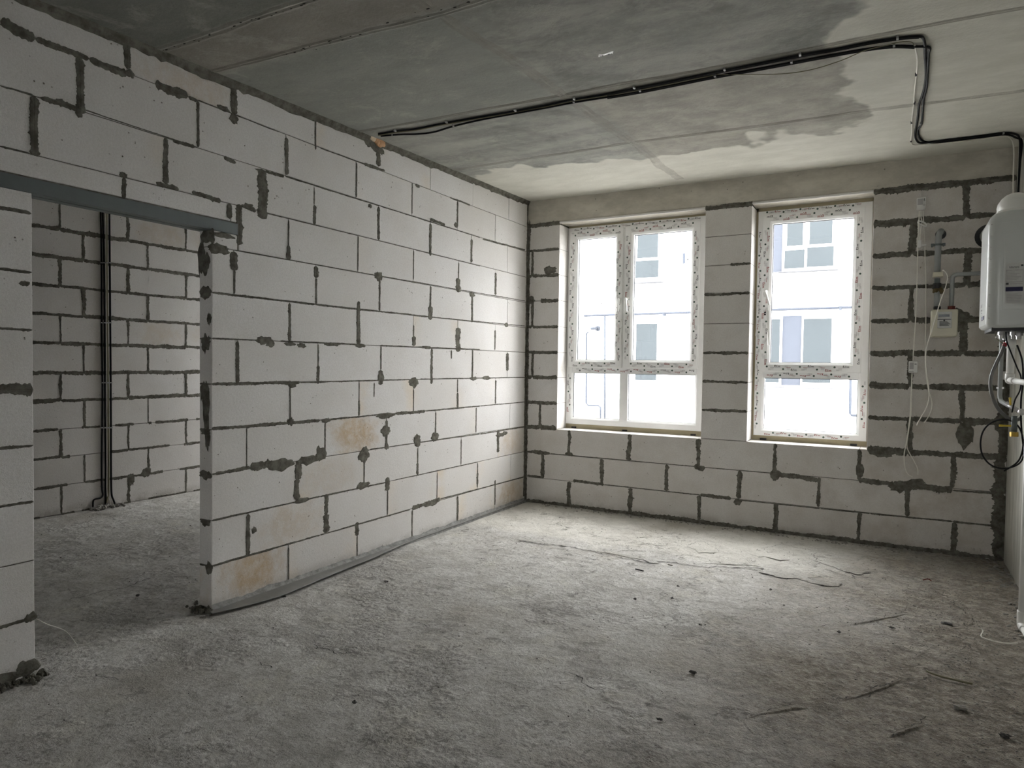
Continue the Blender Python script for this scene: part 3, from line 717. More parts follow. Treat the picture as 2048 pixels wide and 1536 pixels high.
# concrete beam above the windows
mb = MB(); n = 60; V = []; F = []
for i in range(n+1):
    x = -.1+(XR+.1)*i/n
    V += [(x, .004, 2.795), (x, -.003+.003*MN.noise(Vector((x*5, 0, 0))), 2.81), (x, -.004+.004*MN.noise(Vector((x*3, 0, 5))), 2.92), (x, -.002, 3.04), (x, .3, 3.04), (x, .3, 2.787), (x, .06, 2.787)]
for i in range(n):
    for q_ in range(7): F.append((i*7+q_, i*7+(q_+1) % 7, (i+1)*7+(q_+1) % 7, (i+1)*7+q_))
mb.add(V, F); mb.build('concrete_beam', M_BEAM, WL_B)
for x0, x1 in (W1, W2):            # rounded lip of spilled concrete along the arris above each window
    mb = MB(); P = [(x0+(x1-x0)*i/24, -.002+.003*MN.noise(Vector((i*.4, 0, x0))), 2.789+.002*MN.noise(Vector((i*.5, 3, x0)))) for i in range(25)]
    mb.tube(P, [.011+.002*MN.noise(Vector((i*.7, 0, 2))) for i in range(25)], 8); mb.build('beam_lip', M_SILL, WL_B, smooth=True)
# second room's stretch of the facade wall, outer-left wall, right and rear walls
mb = MB(); mb.box(-3.35, W3[0], 0, .3, 0, 3.04); mb.box(W3[0], W3[1], 0, .3, 0, .75); mb.box(W3[0], W3[1], 0, .3, 2.75, 3.04); mb.box(W3[1], -.1, 0, .3, 0, 3.04)
tag(mb.build('wall_back_side_room', M_ROOM), 'facade wall of the side room beyond the partition', kind='structure')
mb = MB(); mb.box(XR, 4.15, -12.7, .3, -.02, 3.05)
WL_R = tag(mb.build('wall_right', M_RW), 'grey plastered concrete wall on the right carrying the boiler', kind='structure')
mb = MB(); mb.box(-3.3, 3.0, -12.7, -12.5, 0, 3); mb.box(3.6, 4.0, -12.7, -12.5, 0, 3); mb.box(3.0, 3.6, -12.7, -12.5, 0, .5); mb.box(3.0, 3.6, -12.7, -12.5, 2.6, 3)  # gap added behind the viewer to let fill light in
tag(mb.build('wall_front', M_ROOM), 'plastered wall behind the viewer with an unseen opening added for fill light', kind='structure')
mb = MB(); mb.box(-3.2, -.1, -5.4, -5.3, 0, 2.93)
tag(mb.build('wall_side_room_front', M_ROOM), 'front wall closing the side room', kind='structure')

# ---------------- far wall of the side room
mb = MB(); mb.box(-3.296, -3.2-g4, -12.6, 0, 0, 3.04)
WL_F = tag(mb.build('wall_left_far', M_MORT), 'block wall at the far side of the room seen through the doorway', kind='structure')
ZF = [3.01, 2.53, 2.285, 2.03, 1.775, 1.525, 1.264, 1.018, .761, .512, .258, 0.]
ZF = [3.0, 2.78, 2.53, 2.285, 2.03, 1.775, 1.525, 1.264, 1.018, .761, .512, .258, 0.]
for r in range(12):
    z1, z0 = ZF[r], ZF[r+1]
    if r == 0: z1 = 2.97
    off = -2.173 if r % 2 else -1.973          # two alternating bonds, as measured
    js = [off+.613*i for i in range(-4, 5)]; js = [j for j in js if -4.6 < j < -.08]
    e = [-4.6]+js+[0.]
    for i, (a, b) in enumerate(zip(e[:-1], e[1:])):
        kw = dict(stain=.4 if (r in (1, 5) and -2.2 < a < -1.5) else 0.)
        block('F', WL_F, a, b, z0, z1, .09, dirt=.08+random.uniform(0, .1), **kw)
        if a > -3.4: ragged(smF, 'F', (a, z0+random.uniform(-.004, .004)), (b, z0+random.uniform(-.004, .004)), random.uniform(.012, .02) if r < 8 else .013, .6, seed=900+r*9+i, gap=.1 if r < 8 else .42)
        if -3.4 < b < -.1: ragged(smF, 'F', (b, z0), (b, z1), random.uniform(.008, .02) if r < 8 else random.uniform(.004, .016), .8, seed=1000+r*9+i)
u, z = pxu('F', 292, 944); blob(smF, 'F', u, z, .05, .05, 5)
u, z = pxu('F', 262, 958); blob(smF, 'F', u, z, .04, .07, 6)
smF.build('mortar_smear', M_MORT, WL_F, kind='stuff')

# ================================================================== WINDOWS
def frame_rect(mb, x0, x1, z0, z1, wl, wr, wb, wt, yf, yb, bev=.006):
    """four mitred members with a chamfered inner edge"""
    O = [(x0, z0), (x1, z0), (x1, z1), (x0, z1)]; I = [(x0+wl, z0+wb), (x1-wr, z0+wb), (x1-wr, z1-wt), (x0+wl, z1-wt)]
    def sh(p, q, k): return (p[0]+(q[0]-p[0])*k, p[1]+(q[1]-p[1])*k)
    rings = [[(p, yb) for p in O], [(p, yf+.003) for p in O], [(sh(p, q, .06), yf) for p, q in zip(O, I)],
             [(sh(p, q, .74), yf) for p, q in zip(O, I)], [(sh(p, q, .97), yf+.012) for p, q in zip(O, I)], [(q, yf+.014) for q in I], [(q, yb) for q in I]]
    V = [(p[0], y, p[1]) for rg in rings for p, y in rg]; F = []
    for k in range(7):
        kk = (k+1) % 7
        for i in range(4): F.append((k*4+i, k*4+(i+1) % 4, kk*4+(i+1) % 4, kk*4+i))
    mb.add(V, F)
def pane(x0, x1, z0, z1, y, parent):
    mb = MB(); mb.box(x0-.004, x1+.004, y, y+.004, z0-.004, z1+.004); o = mb.build('pane', M_GLASS, parent)
    mb = MB()
    for a, b, c, d in ((x0, x1, z0, z0+.004), (x0, x1, z1-.005, z1), (x0, x0+.005, z0, z1), (x1-.004, x1, z0, z1)): mb.box(a, b, y-.012, y-.001, c, d)
    mb.build('gasket', M_BEAD, parent); return o
ink = {'k': MB(), 'r': MB(), 'g': MB(), 'd': MB()}
def quad(mb, org, du, dv, u0, u1, v0, v1, sk=0.):
    P = [org+du*(u0+sk*v0)+dv*v0, org+du*(u1+sk*v0)+dv*v0, org+du*(u1+sk*v1)+dv*v1, org+du*(u0+sk*v1)+dv*v1]
    mb.add(P, [(0, 1, 2, 3)])
def glyph(col, org, du, dv, s):
    m = ink[col]
    # bold condensed pair of letters followed by a small lettered bar
    quad(m, org, du, dv, 0, .25*s, 0, s, .1); quad(m, org, du, dv, 0, .6*s, 0, .2*s, .1); quad(m, org, du, dv, 0, .6*s, .8*s, s, .1); quad(m, org, du, dv, 0, .5*s, .42*s, .58*s, .1)
    quad(m, org, du, dv, .75*s, .98*s, 0, .5*s, .5); quad(m, org, du, dv, .98*s, 1.2*s, .5*s, s, .35); quad(m, org, du, dv, 1.2*s, 1.42*s, 0, .45*s, -.5); quad(m, org, du, dv, .75*s, 1.0*s, .55*s, s, -.4)
    for i in range(4): quad(m, org, du, dv, (1.7+i*.36)*s, (1.98+i*.36)*s, .08*s, .5*s)
def film(org, du, dv, L, W, ph=0, red=.35):
    """protective film print along a frame member"""
    i = 0; u = .02+ph
    rng = random.Random(int(org.x*1000+org.z*77+L*100)); s = .0155
    while u < L-.05:
        k = (i+int(ph*50)) % 6; lo, hi = .1*W, W-s-.06*W
        col = 'r' if rng.random() < red else 'k'
        if k in (0, 3): glyph(col, org+du*u+dv*(lo if k == 0 else hi), du, dv, s)
        if k in (1, 4):
            c = org+du*(u+.01)+dv*(W*(.68 if k == 1 else .3)); n = 10
            ink['d'].add([c+du*(.0085*math.cos(6.283*q/n))+dv*(.0085*math.sin(6.283*q/n)) for q in range(n)], [tuple(range(n))])
            for q in range(3): quad(ink['g'], org, du, dv, u+.022, u+.022+rng.uniform(.02, .035), W*(.15 if k == 1 else .6)+q*.005, W*(.15 if k == 1 else .6)+q*.005+.0018)
        if k in (2, 5):
            quad(ink['r' if rng.random() < .5 else 'g'], org, du, dv, u, u+.035, W*.55, W*.55+.003)
            for q in range(3): quad(ink['g'], org, du, dv, u+.004, u+.03, W*.25+q*.005, W*.25+q*.005+.0016)
        if k in (0, 3) and W > .04: quad(ink['r' if col == 'r' else 'g'], org, du, dv, u, u+.05, (lo if k == 0 else hi)-.005, (lo if k == 0 else hi)-.002)
        u += .036 if k not in (0, 3) else .062; i += 1
def flush_ink(win):
    for key, nm, m in (('k', 'black_film_print', M_INK), ('r', 'red_film_print', M_INKR), ('g', 'grey_film_print', M_INKG), ('d', 'green_dot_print', M_INKD)):
        if ink[key].v: ink[key].build(nm, m, win, kind='stuff')
        ink[key] = MB()
YF, YS, YG = .200, .184, .232
EX, EZ = Vector((1, 0, 0)), Vector((0, 0, 1))
def handle(x, z, tilt, parent):
    mb = MB(); mb.rbox(x-.014, x+.014, YS-.012, YS, z-.03, z+.03, .008)
    P = [(x, YS-.005, z+.01), (x, YS-.035, z+.012), (x, YS-.045, z+.004), (x+tilt*.5, YS-.046, z-.05), (x+tilt, YS-.044, z-.11)]
    mb.tube(smooth_pts(P, 4), .0095, 8); mb.build('handle', M_WHT, parent, smooth=True)

win = thing('window_1', (1.06, .2, .8), 'wide white plastic window with two opening sashes above two fixed panes', kind='structure')
mb = MB()
frame_rect(mb, .352, 1.72, .800, 2.768, .072, .067, .068, .06, YF, YF+.07)
mb.build('outer_frame', M_PVC, win)
mb = MB(); mb.box(.42, 1.66, YF+.003, YF+.07, 1.315, 1.385); mb.build('transom', M_PVC, win)
mb = MB(); mb.box(.923, 1.006, YF+.002, YF+.07, .86, 1.32); mb.box(.925, .985, YF+.004, YF+.07, 1.32, 2.72); mb.build('mullion', M_PVC, win)
for (x0, x1, gx0, gx1) in ((.372, .94, .463, .862), (.96, 1.678, 1.044, 1.60)):
    mb = MB(); frame_rect(mb, x0, x1, 1.37, 2.731, gx0-x0, x1-gx1, 1.449-1.37, 2.731-2.648, YS, YS+.06)
    s = mb.build('sash', M_PVC, win); pane(gx0, gx1, 1.449, 2.648, YG, s)
    hx = atB(1240, 600, YS).x if x0 < .5 else atB(1254.5, 600, YS).x
    handle(hx, atB(1250, 601, YS).z, 0.01 if x0 > .5 else -.005, s)
pane(.426, .921, .868, 1.316, YG, win); pane(1.006, 1.653, .868, 1.316, YG, win)
yy = YS-.0008
def O(x, y, z): return Vector((x, y, z))
film(O(.93, yy, 2.67), -EX, EZ, .54, .055); film(O(1.66, yy, 2.67), -EX, EZ, .68, .055, .02)
film(O(.40, yy, 1.378), EX, EZ, .52, .052, .01, .5); film(O(.98, yy, 1.378), EX, EZ, .68, .052, .03, .5)
film(O(1.665, YF-.0008, 1.367), -EX, -EZ, 1.22, .04, .0, .6)
film(O(.38, yy, 2.66), -EZ, EX, 1.24, .055, .02, .1); film(O(.875, yy, 2.66), -EZ, EX, 1.24, .055, .04, .2)
film(O(.97, yy, 2.66), -EZ, EX, 1.24, .05, .0, .3); film(O(1.67, yy, 1.40), EZ, -EX, 1.28, .05, .02, .3)
film(O(.4, YF-.0008, 2.734), EX, EZ, 1.28, .028, .0, .3); film(O(.365, YF-.0008, .9), EZ, EX, .4, .045, .0, .1)
flush_ink(win)
mb = MB()
for P in ([(1243, 638), (1238, 655), (1235, 672), (1233, 674)], [(1244, 652), (1238, 668), (1235, 682), (1239, 685)], [(1241, 612), (1237, 622), (1232, 634)], [(1230, 690), (1232, 705), (1236, 722)]):
    mb.tube(smooth_pts([atB(x, y, YS-.012) for x, y in P], 5), .0028, 6)
mb.build('peeled_film', M_WHT, win, smooth=True)
mb = MB(); mb.box(.353, 1.765, .215, .262, .752, .800); mb.build('sill_profile', M_FOAM, win)
mb = MB()
for x, y in ((1147, 853), (1249, 861), (1386, 869)):
    p = atB(x, y, .2); mb.box(p.x-.022, p.x+.022, .195, .25, .757, .772)
mb.build('shim', M_BLK, win)

win = thing('window_2', (2.62, .2, .8), 'narrow white plastic window with one opening sash above one fixed pane', kind='structure')
mb = MB(); frame_rect(mb, 2.178, 3.066, .798, 2.757, .08, .075, .058, .05, YF, YF+.07); mb.build('outer_frame', M_PVC, win)
mb = MB(); mb.box(2.25, 2.995, YF+.003, YF+.07, 1.305, 1.38); mb.build('transom', M_PVC, win)
mb = MB(); frame_rect(mb, 2.220, 3.011, 1.358, 2.723, .081, .079, .083, .083, YS, YS+.06)
s = mb.build('sash', M_PVC, win); pane(2.301, 2.932, 1.441, 2.640, YG, s)
p = atB(1532, 586, YS); handle(p.x, p.z, .035, s)
pane(2.26, 2.991, .857, 1.305, YG, win)
film(O(2.99, yy, 2.66), -EX, EZ, .75, .057, .0, .5); film(O(2.23, yy, 1.366), EX, EZ, .76, .056, .02, .25)
film(O(2.985, YF-.0008, 1.356), -EX, -EZ, .74, .04, .03, .6); film(O(2.228, yy, 2.65), -EZ, EX, 1.24, .055, .02, .6)
film(O(3.004, yy, 1.40), EZ, -EX, 1.28, .056, .01, .4); film(O(2.25, YF-.0008, .802), EX, EZ, .74, .036, .0, .75)
film(O(2.2, YF-.0008, 2.728), EX, EZ, .82, .026, .02, .4); film(O(2.184, YF-.0008, 2.6), -EZ, EX, 1.75, .03, .0, .5)
film(O(3.055, YF-.0008, .88), EZ, -EX, .44, .04, .01, .7)
flush_ink(win)
mb = MB()
mb.tube(smooth_pts([atB(x, y, YS-.02) for x, y in ((1518, 645), (1513, 658), (1511, 670), (1513, 674))], 5), .0028, 6)
mb.add([atB(x, y, YS-.004) for x, y in ((1531, 617), (1538, 622), (1538, 650), (1539, 690), (1537, 690), (1535, 655), (1534, 640))], [(0, 1, 2, 3, 4, 5, 6)])
mb.build('peeled_film', M_WHT, win)
mb = MB()
for x, y in ((1530, 625), (1530, 629)):
    mb = MB(); disc(mb, atB(x, y, YS-.001), .008, 1, 10); mb.build('screw_hole', M_BLK, win)
mb = MB(); mb.box(2.163, 3.073, .215, .262, .752, .798); mb.build('sill_profile', M_FOAM, win)
mb = MB()
for x, y in ((1526, 880), (1707, 891)):
    p = atB(x, y, .2); mb.box(p.x-.025, p.x+.025, .19, .25, .757, .772)
mb.build('shim', M_BLK, win)
for lo, hi in ((.352, .357), (1.72, 1.766)):
    mb = MB(); mb.box(lo-.002, hi, .21, .26, .757, 2.79); mb.build('foam_seal', M_FOAM, WL_B)
for lo, hi in ((2.162, 2.18), (3.064, 3.074)):
    mb = MB(); mb.box(lo-.002, hi, .21, .26, .757, 2.79); mb.build('foam_seal', M_FOAM, WL_B)
mb = MB(); mb.box(.35, 1.77, .21, .27, 2.765, 2.79); mb.box(2.16, 3.08, .21, .27, 2.755, 2.79); mb.build('foam_seal', M_FOAM, WL_B)
# side-room window (lights the room seen through the doorway)
win = thing('window_3', (-1.7, .2, .8), 'white plastic window of the side room, out of view behind the partition', kind='structure')
mb = MB(); frame_rect(mb, W3[0], W3[1], .75, 2.75, .08, .08, .08, .08, YF, YF+.07); mb.build('outer_frame', M_PVC, win)
pane(W3[0]+.08, W3[1]-.08, .83, 2.67, YG, win)

# ================================================================== OUTSIDE
BY = 14.0
bld = thing('apartment_building', (0, BY, -3.2), 'white rendered building with grey panels and white framed windows across the yard', 'building')
mb = MB(); mb.box(-16, 16, BY, BY+8, -3.3, 7.2); mb.build('rendered_wall', M_FACADE, bld)
def fw(x0, x1, z0, z1, panes, sill=True, depth=.0):
    """a window of the far building: white frame proud of the wall, its panes sub-parts"""
    mb = MB(); mb.box(x0, x1, BY-.06, BY+.02, z0, z1)
    o = mb.build('window', M_FACADE, bld)
    for (a, b, c, d) in panes:
        m2 = MB(); m2.box(a, b, BY-.07, BY-.055, c, d); m2.build('pane', M_FGLASS, o)
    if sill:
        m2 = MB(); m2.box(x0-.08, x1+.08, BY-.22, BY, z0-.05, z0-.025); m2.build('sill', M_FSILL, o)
def q(x, y): p = at(x, y, 1, BY); return p.x, p.z
def panel(pa, pb):
    (x0, z1), (x1, z0) = q(*pa), q(*pb); mb = MB(); mb.box(x0, x1, BY-.02, BY+.02, z0, z1); mb.build('grey_panel', M_FGREY, bld)
def pn(pa, pb): (x0, z1), (x1, z0) = q(*pa), q(*pb); return (x0, x1, z0, z1)
P = [pn((1576, 420), (1606, 491)), pn((1621, 415), (1664.6, 487)), pn((1570, 502), (1609, 536)), pn((1615, 496), (1667, 532))]
x0, zb = q(1564, 543); x1, _ = q(1670, 540); fw(x0, x1, zb, P[0][3]+.1, P)
panel((1515, 420), (1564, 544))
P = [pn((1535, 639), (1558, 765))]; x0, zb = q(1530, 771); x1, _ = q(1562.5, 771); fw(x0, x1, zb, q(1540, 633)[1], P)
panel((1563, 632), (1600, 771))
P = [pn((1610, 637), (1661, 720)), pn((1603.5, 758), (1661, 767))]; P = [pn((1608, 638), (1661, 766))]
x0, zb = q(1601, 773); x1, _ = q(1666, 773); fw(x0, x1, zb, q(1630, 630)[1], P)
P = [pn((1277, 455), (1317, 514.8)), pn((1272.5, 523), (1318, 554.5))]; x0, zb = q(1266, 565); x1, _ = q(1322, 563); fw(x0, x1, zb, q(1290, 440)[1], P)
P = [pn((1274, 648), (1313.5, 761))]; x0, zb = q(1263, 769); x1, _ = q(1316, 769); fw(x0, x1, zb, q(1290, 641)[1], P)
mb = MB(); (x0, z1), (x1, z0) = q(1366, 507), q(1370.5, 527); mb.box(x0, x1, BY-.04, BY, z0, z1); mb.build('wall_plate', M_FPIPE, bld)
for x, y in ((1375.5, 519), (1202.6, 606.6), (1275, 545)):
    c = at(x, y, 1, BY-.03); mb = MB(); mb.ball(c, .028, 8, 6); mb.build('anchor_cap', M_BLK, bld)
def fpipe(P, r, name='facade_pipe'):
    mb = MB(); mb.tube([at(x, y, 1, BY-.12) for x, y in P], r, 8); mb.build(name, M_FPIPE, bld, smooth=True)
fpipe([(1168, 631.5), (1720, 614)], .034); fpipe([(1209.5, 631), (1209.5, 850)], .03)
fpipe([(1177, 664), (1173, 667), (1172.5, 806), (1176, 810.5), (1196, 811), (1200.5, 814), (1201, 850)], .03)
fpipe([(1701, 758), (1700, 826), (1703, 830.5), (1760, 833)], .035)
for x, y in ((1328.5, 627), (1681, 615)):
    mb = MB(); c = at(x, y, 1, BY-.08); mb.box(c.x-.03, c.x+.03, BY-.16, BY, c.z-.07, c.z+.03); mb.build('pipe_bracket', M_FPIPE, bld)
c = at(1196, 657, 1, BY); mb = MB(); mb.tube([(c.x, BY-.0, c.z), (c.x, BY-.05, c.z)], .085, 14); mb.tube([(c.x-.02, BY-.05, c.z), (c.x-.05, BY-.4, c.z-.02)], [.05, .045], 12); mb.build('flue_terminal', M_FPIPE, bld, smooth=True)
mb = MB(); mb.box(-30, 30, .3, 30, -3.5, -3.25); mb.box(-30, 30, -40, -12.7, -3.5, -3.25)
tag(mb.build('ground', M_GROUND), 'pale concrete yard far below the windows', kind='structure')

# ================================================================== CABLES
def cable(name, label, pts, r, mat, group=None, clips=(), k=6, cat='cable', clipmat=None, up=(0, 0, 1)):
    P = [Vector(p) for p in pts]; mb = MB(); mb.tube(smooth_pts(P, k), r, 8)
    o = mb.build(name, mat, None, smooth=True, origin=P[0]); tag(o, label, cat, group)
    for c in clips:
        c = Vector(c); m2 = MB(); m2.box(c.x-.005, c.x+.005, c.y-.012, c.y+.012, c.z-.003, c.z+.008); m2.ball((c.x, c.y+.012, c.z), .003, 8, 6)
        m2.build('cable_clip', clipmat or M_CLIP, o)
    return o
up_px = [(757, 268), (800, 261), (835, 257), (890, 246), (960, 234), (1030, 222), (1090, 211), (1147, 199), (1215, 188), (1270, 177), (1360, 159), (1448, 141), (1520, 127), (1600, 111), (1680, 97), (1740, 85), (1800, 76), (1838, 73), (1847, 78), (1850, 92)]
lo_px = [(762, 272), (800, 269), (835, 268), (868, 264), (905, 253), (960, 240), (1030, 227), (1090, 216), (1147, 205), (1215, 194), (1280, 183), (1360, 167), (1430, 153), (1520, 137), (1600, 122), (1680, 107), (1740, 97), (1787, 92), (1830, 93), (1858, 95)]
clU = [atC(x, y, .012) for x, y in ((790, 262), (893, 245), (1030, 221), (1148, 198), (1268, 176), (1449, 140), (1600, 110), (1795, 77))]
clL = [atC(x, y, .012) for x, y in ((786, 271), (907, 252), (1148, 205), (1280, 182), (1430, 153), (1583, 125), (1788, 92))]
dn1 = [(1850, 105), (1852, 150), (1849, 175), (1843, 195), (1838, 210), (1836, 230), (1833, 250), (1830, 268), (1833, 280), (1842, 286), (1870, 283), (1900, 279), (1960, 272), (2008, 266), (2030, 268)]
dn2 = [(1857, 110), (1855, 150), (1853, 175), (1848, 195), (1846, 212), (1845, 230), (1843, 248), (1836, 260), (1838, 274), (1848, 283), (1870, 285), (1900, 282), (1960, 275), (2010, 269), (2033, 276)]
def wallrun(x, zs, y): return [Vector((x, y, z)) for z in zs]
cable('power_cable', 'upper black cable run stapled across the ceiling from the foam filled hole', [atC(x, y, .008) for x, y in up_px+dn1]+[Vector((3.955, -.30, 2.985)), Vector((3.965, -.27, 2.9)), Vector((3.96, -.3, 2.6)), Vector((3.965, -.3, 2.25)), Vector((3.96, -.3, 2.0))], .0065, M_CBLK, clips=clU+[atC(x, y, .012) for x, y in ((1845, 211), (1842, 248), (2007, 267))])
cable('power_cable', 'lower black cable run sagging beside the upper one on the ceiling', [atC(x, y, .010) for x, y in lo_px+dn2]+[Vector((3.972, -.28, 2.96)), Vector((3.972, -.22, 2.8)), Vector((3.97, -.2, 2.5)), Vector((3.97, -.22, 2.0))], .0065, M_CBLK, clips=clL)
up2 = [(x+2, y+3) for x, y in up_px[:18]]
cable('power_cable', 'thin olive cable tucked between the two black ceiling cables', [atC(x, y+2.5, .004) for x, y in up_px[:9]]+[atC(1280, 179.5, .004), atC(1430, 149, .004)], .005, M_OLV)
cable('power_cable', 'second black cable hugging the upper ceiling cable towards the right', [atC(x, y+2.2, .006) for x, y in up_px[8:18]], .0055, M_CBLK)
cable('power_cable', 'second black cable hugging the lower ceiling cable towards the right', [atC(x, y+2.5, .006) for x, y in lo_px[9:19]], .006, M_CBLK)
cable('thin_wire', 'thin brown wire hanging in a loop below the ceiling cables', [atC(x, y, o) for x, y, o in ((1432, 149, .01), (1480, 149, .02), (1560, 148, .06), (1620, 140, .07), (1680, 122, .06), (1730, 101, .03), (1775, 90, .02), (1800, 84, .012), (1822, 84, .012), (1828, 90, .012))], .0022, M_OLV)
cable('white_cable', 'cream cable crossing the ceiling beside the dark pair near the right wall', [atC(x, y, .008) for x, y in ((1829, 90), (1834, 112), (1835, 128), (1833, 150), (1830, 175), (1828, 200), (1827, 215), (1824, 240), (1824, 262), (1822, 283), (1828, 290), (1850, 289), (1900, 285), (1960, 279), (2005, 272), (2022, 278))]+[Vector((3.93, -.28, 2.9)), Vector((3.935, -.25, 2.7)), Vector((3.94, -.3, 2.4))], .004, M_CWH,
      clips=[atC(x, y, .012) for x, y in ((1832, 150), (1829, 207), (1823, 246), (1822, 283))], clipmat=M_BLK)
# foam where the cables pass through the partition
t = thing('expanding_foam', atL(755, 280), 'orange expanding foam plugging the cable hole at the top of the partition', 'foam')
mb = MB()
for x, y, r, ox in ((738, 268, .032, .004), (743, 272, .034, .01), (747, 276, .03, .012)): mb.ball(atL(x, y, ox), r, 14, 10, jit=.5, sq=(.5, 1.1, .7))
mb.build('pale_foam', M_FOAMP, t, smooth=True); mb = MB()
for x, y, r, ox in ((752, 278, .034, .012), (757, 284, .032, .014), (763, 287, .034, .016), (766, 280, .022, .016)): mb.ball(atL(x, y, ox), r, 14, 10, jit=.6, sq=(.5, 1.0, .8))
mb.build('orange_foam', M_FOAMO, t, smooth=True)
# ceiling hanger strap
t = thing('hanger_strap', atC(1210, 109), 'short perforated white steel strap screwed to the ceiling', 'bracket')
a, b = atC(1197, 111.5, .03), atC(1226, 105.5, .016)
dv = (b-a).normalized(); nv = Vector((-dv.y, dv.x, 0)).normalized(); mb = MB(); V = []; F = []
L = (b-a).length
for i in range(9):
    s = i/8; wv = .014 if s < .25 or s > .8 else .008; p = a+dv*L*s; p.z -= .002*math.sin(s*6)
    V += [p+nv*wv, p-nv*wv, p+nv*wv+Vector((0, 0, .0015)), p-nv*wv+Vector((0, 0, .0015))]
for i in range(8):
    A = i*4; Bq = A+4; F += [(A, A+1, Bq+1, Bq), (A+2, Bq+2, Bq+3, A+3), (A, Bq, Bq+2, A+2), (A+1, A+3, Bq+3, Bq+1)]
mb.add(V, F); mb.build('strap', M_WHT, t)
mb = MB()
for s, rr in ((.12, .004), (.9, .004), (.28, .005), (.72, .006)): disc(mb, a+dv*L*s-Vector((0, 0, .004)), rr, 2, 8)
mb.build('screw_hole', M_BLK, t)
# side-room cable drop
def fd(P, o=.012): return [at(x, y, 0, -3.2+o) for x, y in P]
yz = [425, 520, 640, 760, 850, 930]
def drop(label, tops, bot, r, mat, o=.012):
    cable('wall_cable', label, fd(list(zip(tops, yz))+bot, o), r, mat, 'cables dropping down the far wall of the side room')
FB = Vector((-3.19, -2.38, 2.99))
def dropc(label, tops, bot, r, mat, o=.012, clip=True):
    P = fd(list(zip(tops, yz))+bot, o); top = Vector(P[0]); top.z = 2.96
    cl = [at(tops[i], yz[i]+6, 0, -3.2+o+.006) for i in (1, 2, 3, 4)] if clip else []
    cable('wall_cable', label, [top]+P, r, mat, clips=cl)
dropc('leftmost black cable down the far wall with a kink outward at the floor', [201.5, 203, 203.5, 205, 204.5, 203.5], [(204, 975), (205.5, 990), (201, 996), (190, 998.5), (186.5, 1003), (186, 1017)], .0075, M_CBLK)
dropc('second black cable down the far wall running straight to the floor', [205.5, 208, 209.5, 210, 210.5, 211.5], [(211, 975), (211, 990), (211, 1013)], .0075, M_CBLK)
dropc('rightmost black cable down the far wall splaying outward at the floor', [218.7, 219.5, 220.5, 221.5, 222, 222], [(223, 985), (227, 1000), (231, 1010)], .0085, M_CBLK)
dropc('broad olive cable in the middle of the far wall drop', [213, 213.5, 214.5, 216, 216.5, 217], [(216.5, 985), (214, 998), (211, 1011)], .0095, M_OLV, .010)
dropc('cream cable beside the olive one in the far wall drop', [211.5, 211.5, 212.5, 213.5, 213.8, 213.8], [(214, 985), (219, 1000), (221, 1012)], .004, M_CWH, .014, False)
p = at(208, 1014, 0, -3.15); mb = MB()
for i in range(60): mb.ball((random.uniform(-3.18, -3.08), random.uniform(-2.56, -2.28), random.uniform(.0, .02)), random.uniform(.005, .02), 6, 4, jit=.8)
tag(mb.build('foam_crumbs', M_CRUMB), 'crumbly patch of mortar where the far cables enter the floor', 'rubble', kind='stuff')

# ================================================================== GAS METER AND PIPES
t = thing('gas_meter', (3.56, -.1, 1.64), 'cream gas meter hung from two pipes on the window wall', 'meter')
mb = MB(); mb.rbox(3.478, 3.645, -.185, -.035, 1.638, 1.838, .012); mb.build('body', M_CREAM, t)
mb = MB(); mb.box(3.474, 3.649, -.112, -.108, 1.722, 1.745); mb.build('body_seam', M_CREAM, t)
c = atB(1882, 635, -.19)
def mpx(x, y, o=-.19): return atB(x, y, o)
a, b = mpx(1875.5, 624), mpx(1903, 656)
mb = MB(); mb.rbox(a.x, b.x, -.2, -.183, b.z, a.z, .004); fp = mb.build('face_plate', M_PLBL, t)
a, b = mpx(1877.5, 629, -.201), mpx(1899, 633.5, -.201); mb = MB(); mb.box(a.x, b.x, -.2015, -.199, b.z, a.z); mb.build('display', M_LCD, fp)
a, b = mpx(1875, 638.6, -.201), mpx(1902, 639.4, -.201); mb = MB(); mb.box(a.x, b.x, -.2012, -.199, b.z, a.z); disc(mb, mpx(1888.5, 641, -.2015), .006, 1)
for i in range(6): a, b = mpx(1879, 643+i*1.6, -.2), mpx(1895+(i*37 % 7), 643.6+i*1.6, -.2); mb.box(a.x, b.x, -.2008, -.199, b.z, a.z)
mb.build('printed_lines', M_INK, fp)
for x, m_ in ((3.517, M_BLK), (3.607, M_RUST)):
    mb = MB(); mb.tube([(x, -.1, 1.836), (x, -.1, 1.866)], .024, 6); mb.build('collar', m_, t)
t = thing('gas_pipe', (3.51, -.09, 2.4), 'thick grey gas pipe from the wall elbow down to the meter inlet', 'pipe')
mb = MB(); mb.tube(smooth_pts([(3.535, .02, 2.43), (3.528, -.05, 2.432), (3.516, -.088, 2.40), (3.512, -.09, 2.34)], 5)+[(3.512, -.09, 2.12)], .021, 14); mb.tube([(3.514, -.093, 1.98), (3.514, -.097, 1.86)], .019, 14); mb.build('pipe_run', M_PIPE, t, smooth=True)
mb = MB(); mb.tube([(3.53, -.004, 2.415), (3.53, .01, 2.415)], .036, 16); mb.build('wall_sleeve', M_BLK, t)
mb = MB(); mb.tube([(3.512, -.09, 2.318), (3.512, -.09, 2.332)], .026, 14)
for s in (-1, 1): mb.box(3.512+s*.036-.01, 3.512+s*.036+.01, -.095, -.085, 2.315, 2.336); mb.tube([(3.512+s*.036, -.1, 2.325), (3.512+s*.036, 0, 2.325)], .004, 6)
mb.build('pipe_clamp', M_STEEL, t)
mb = MB(); mb.rbox(3.483, 3.55, -.125, -.06, 2.085, 2.12, .006); mb.build('valve_actuator', M_CREAM, t)
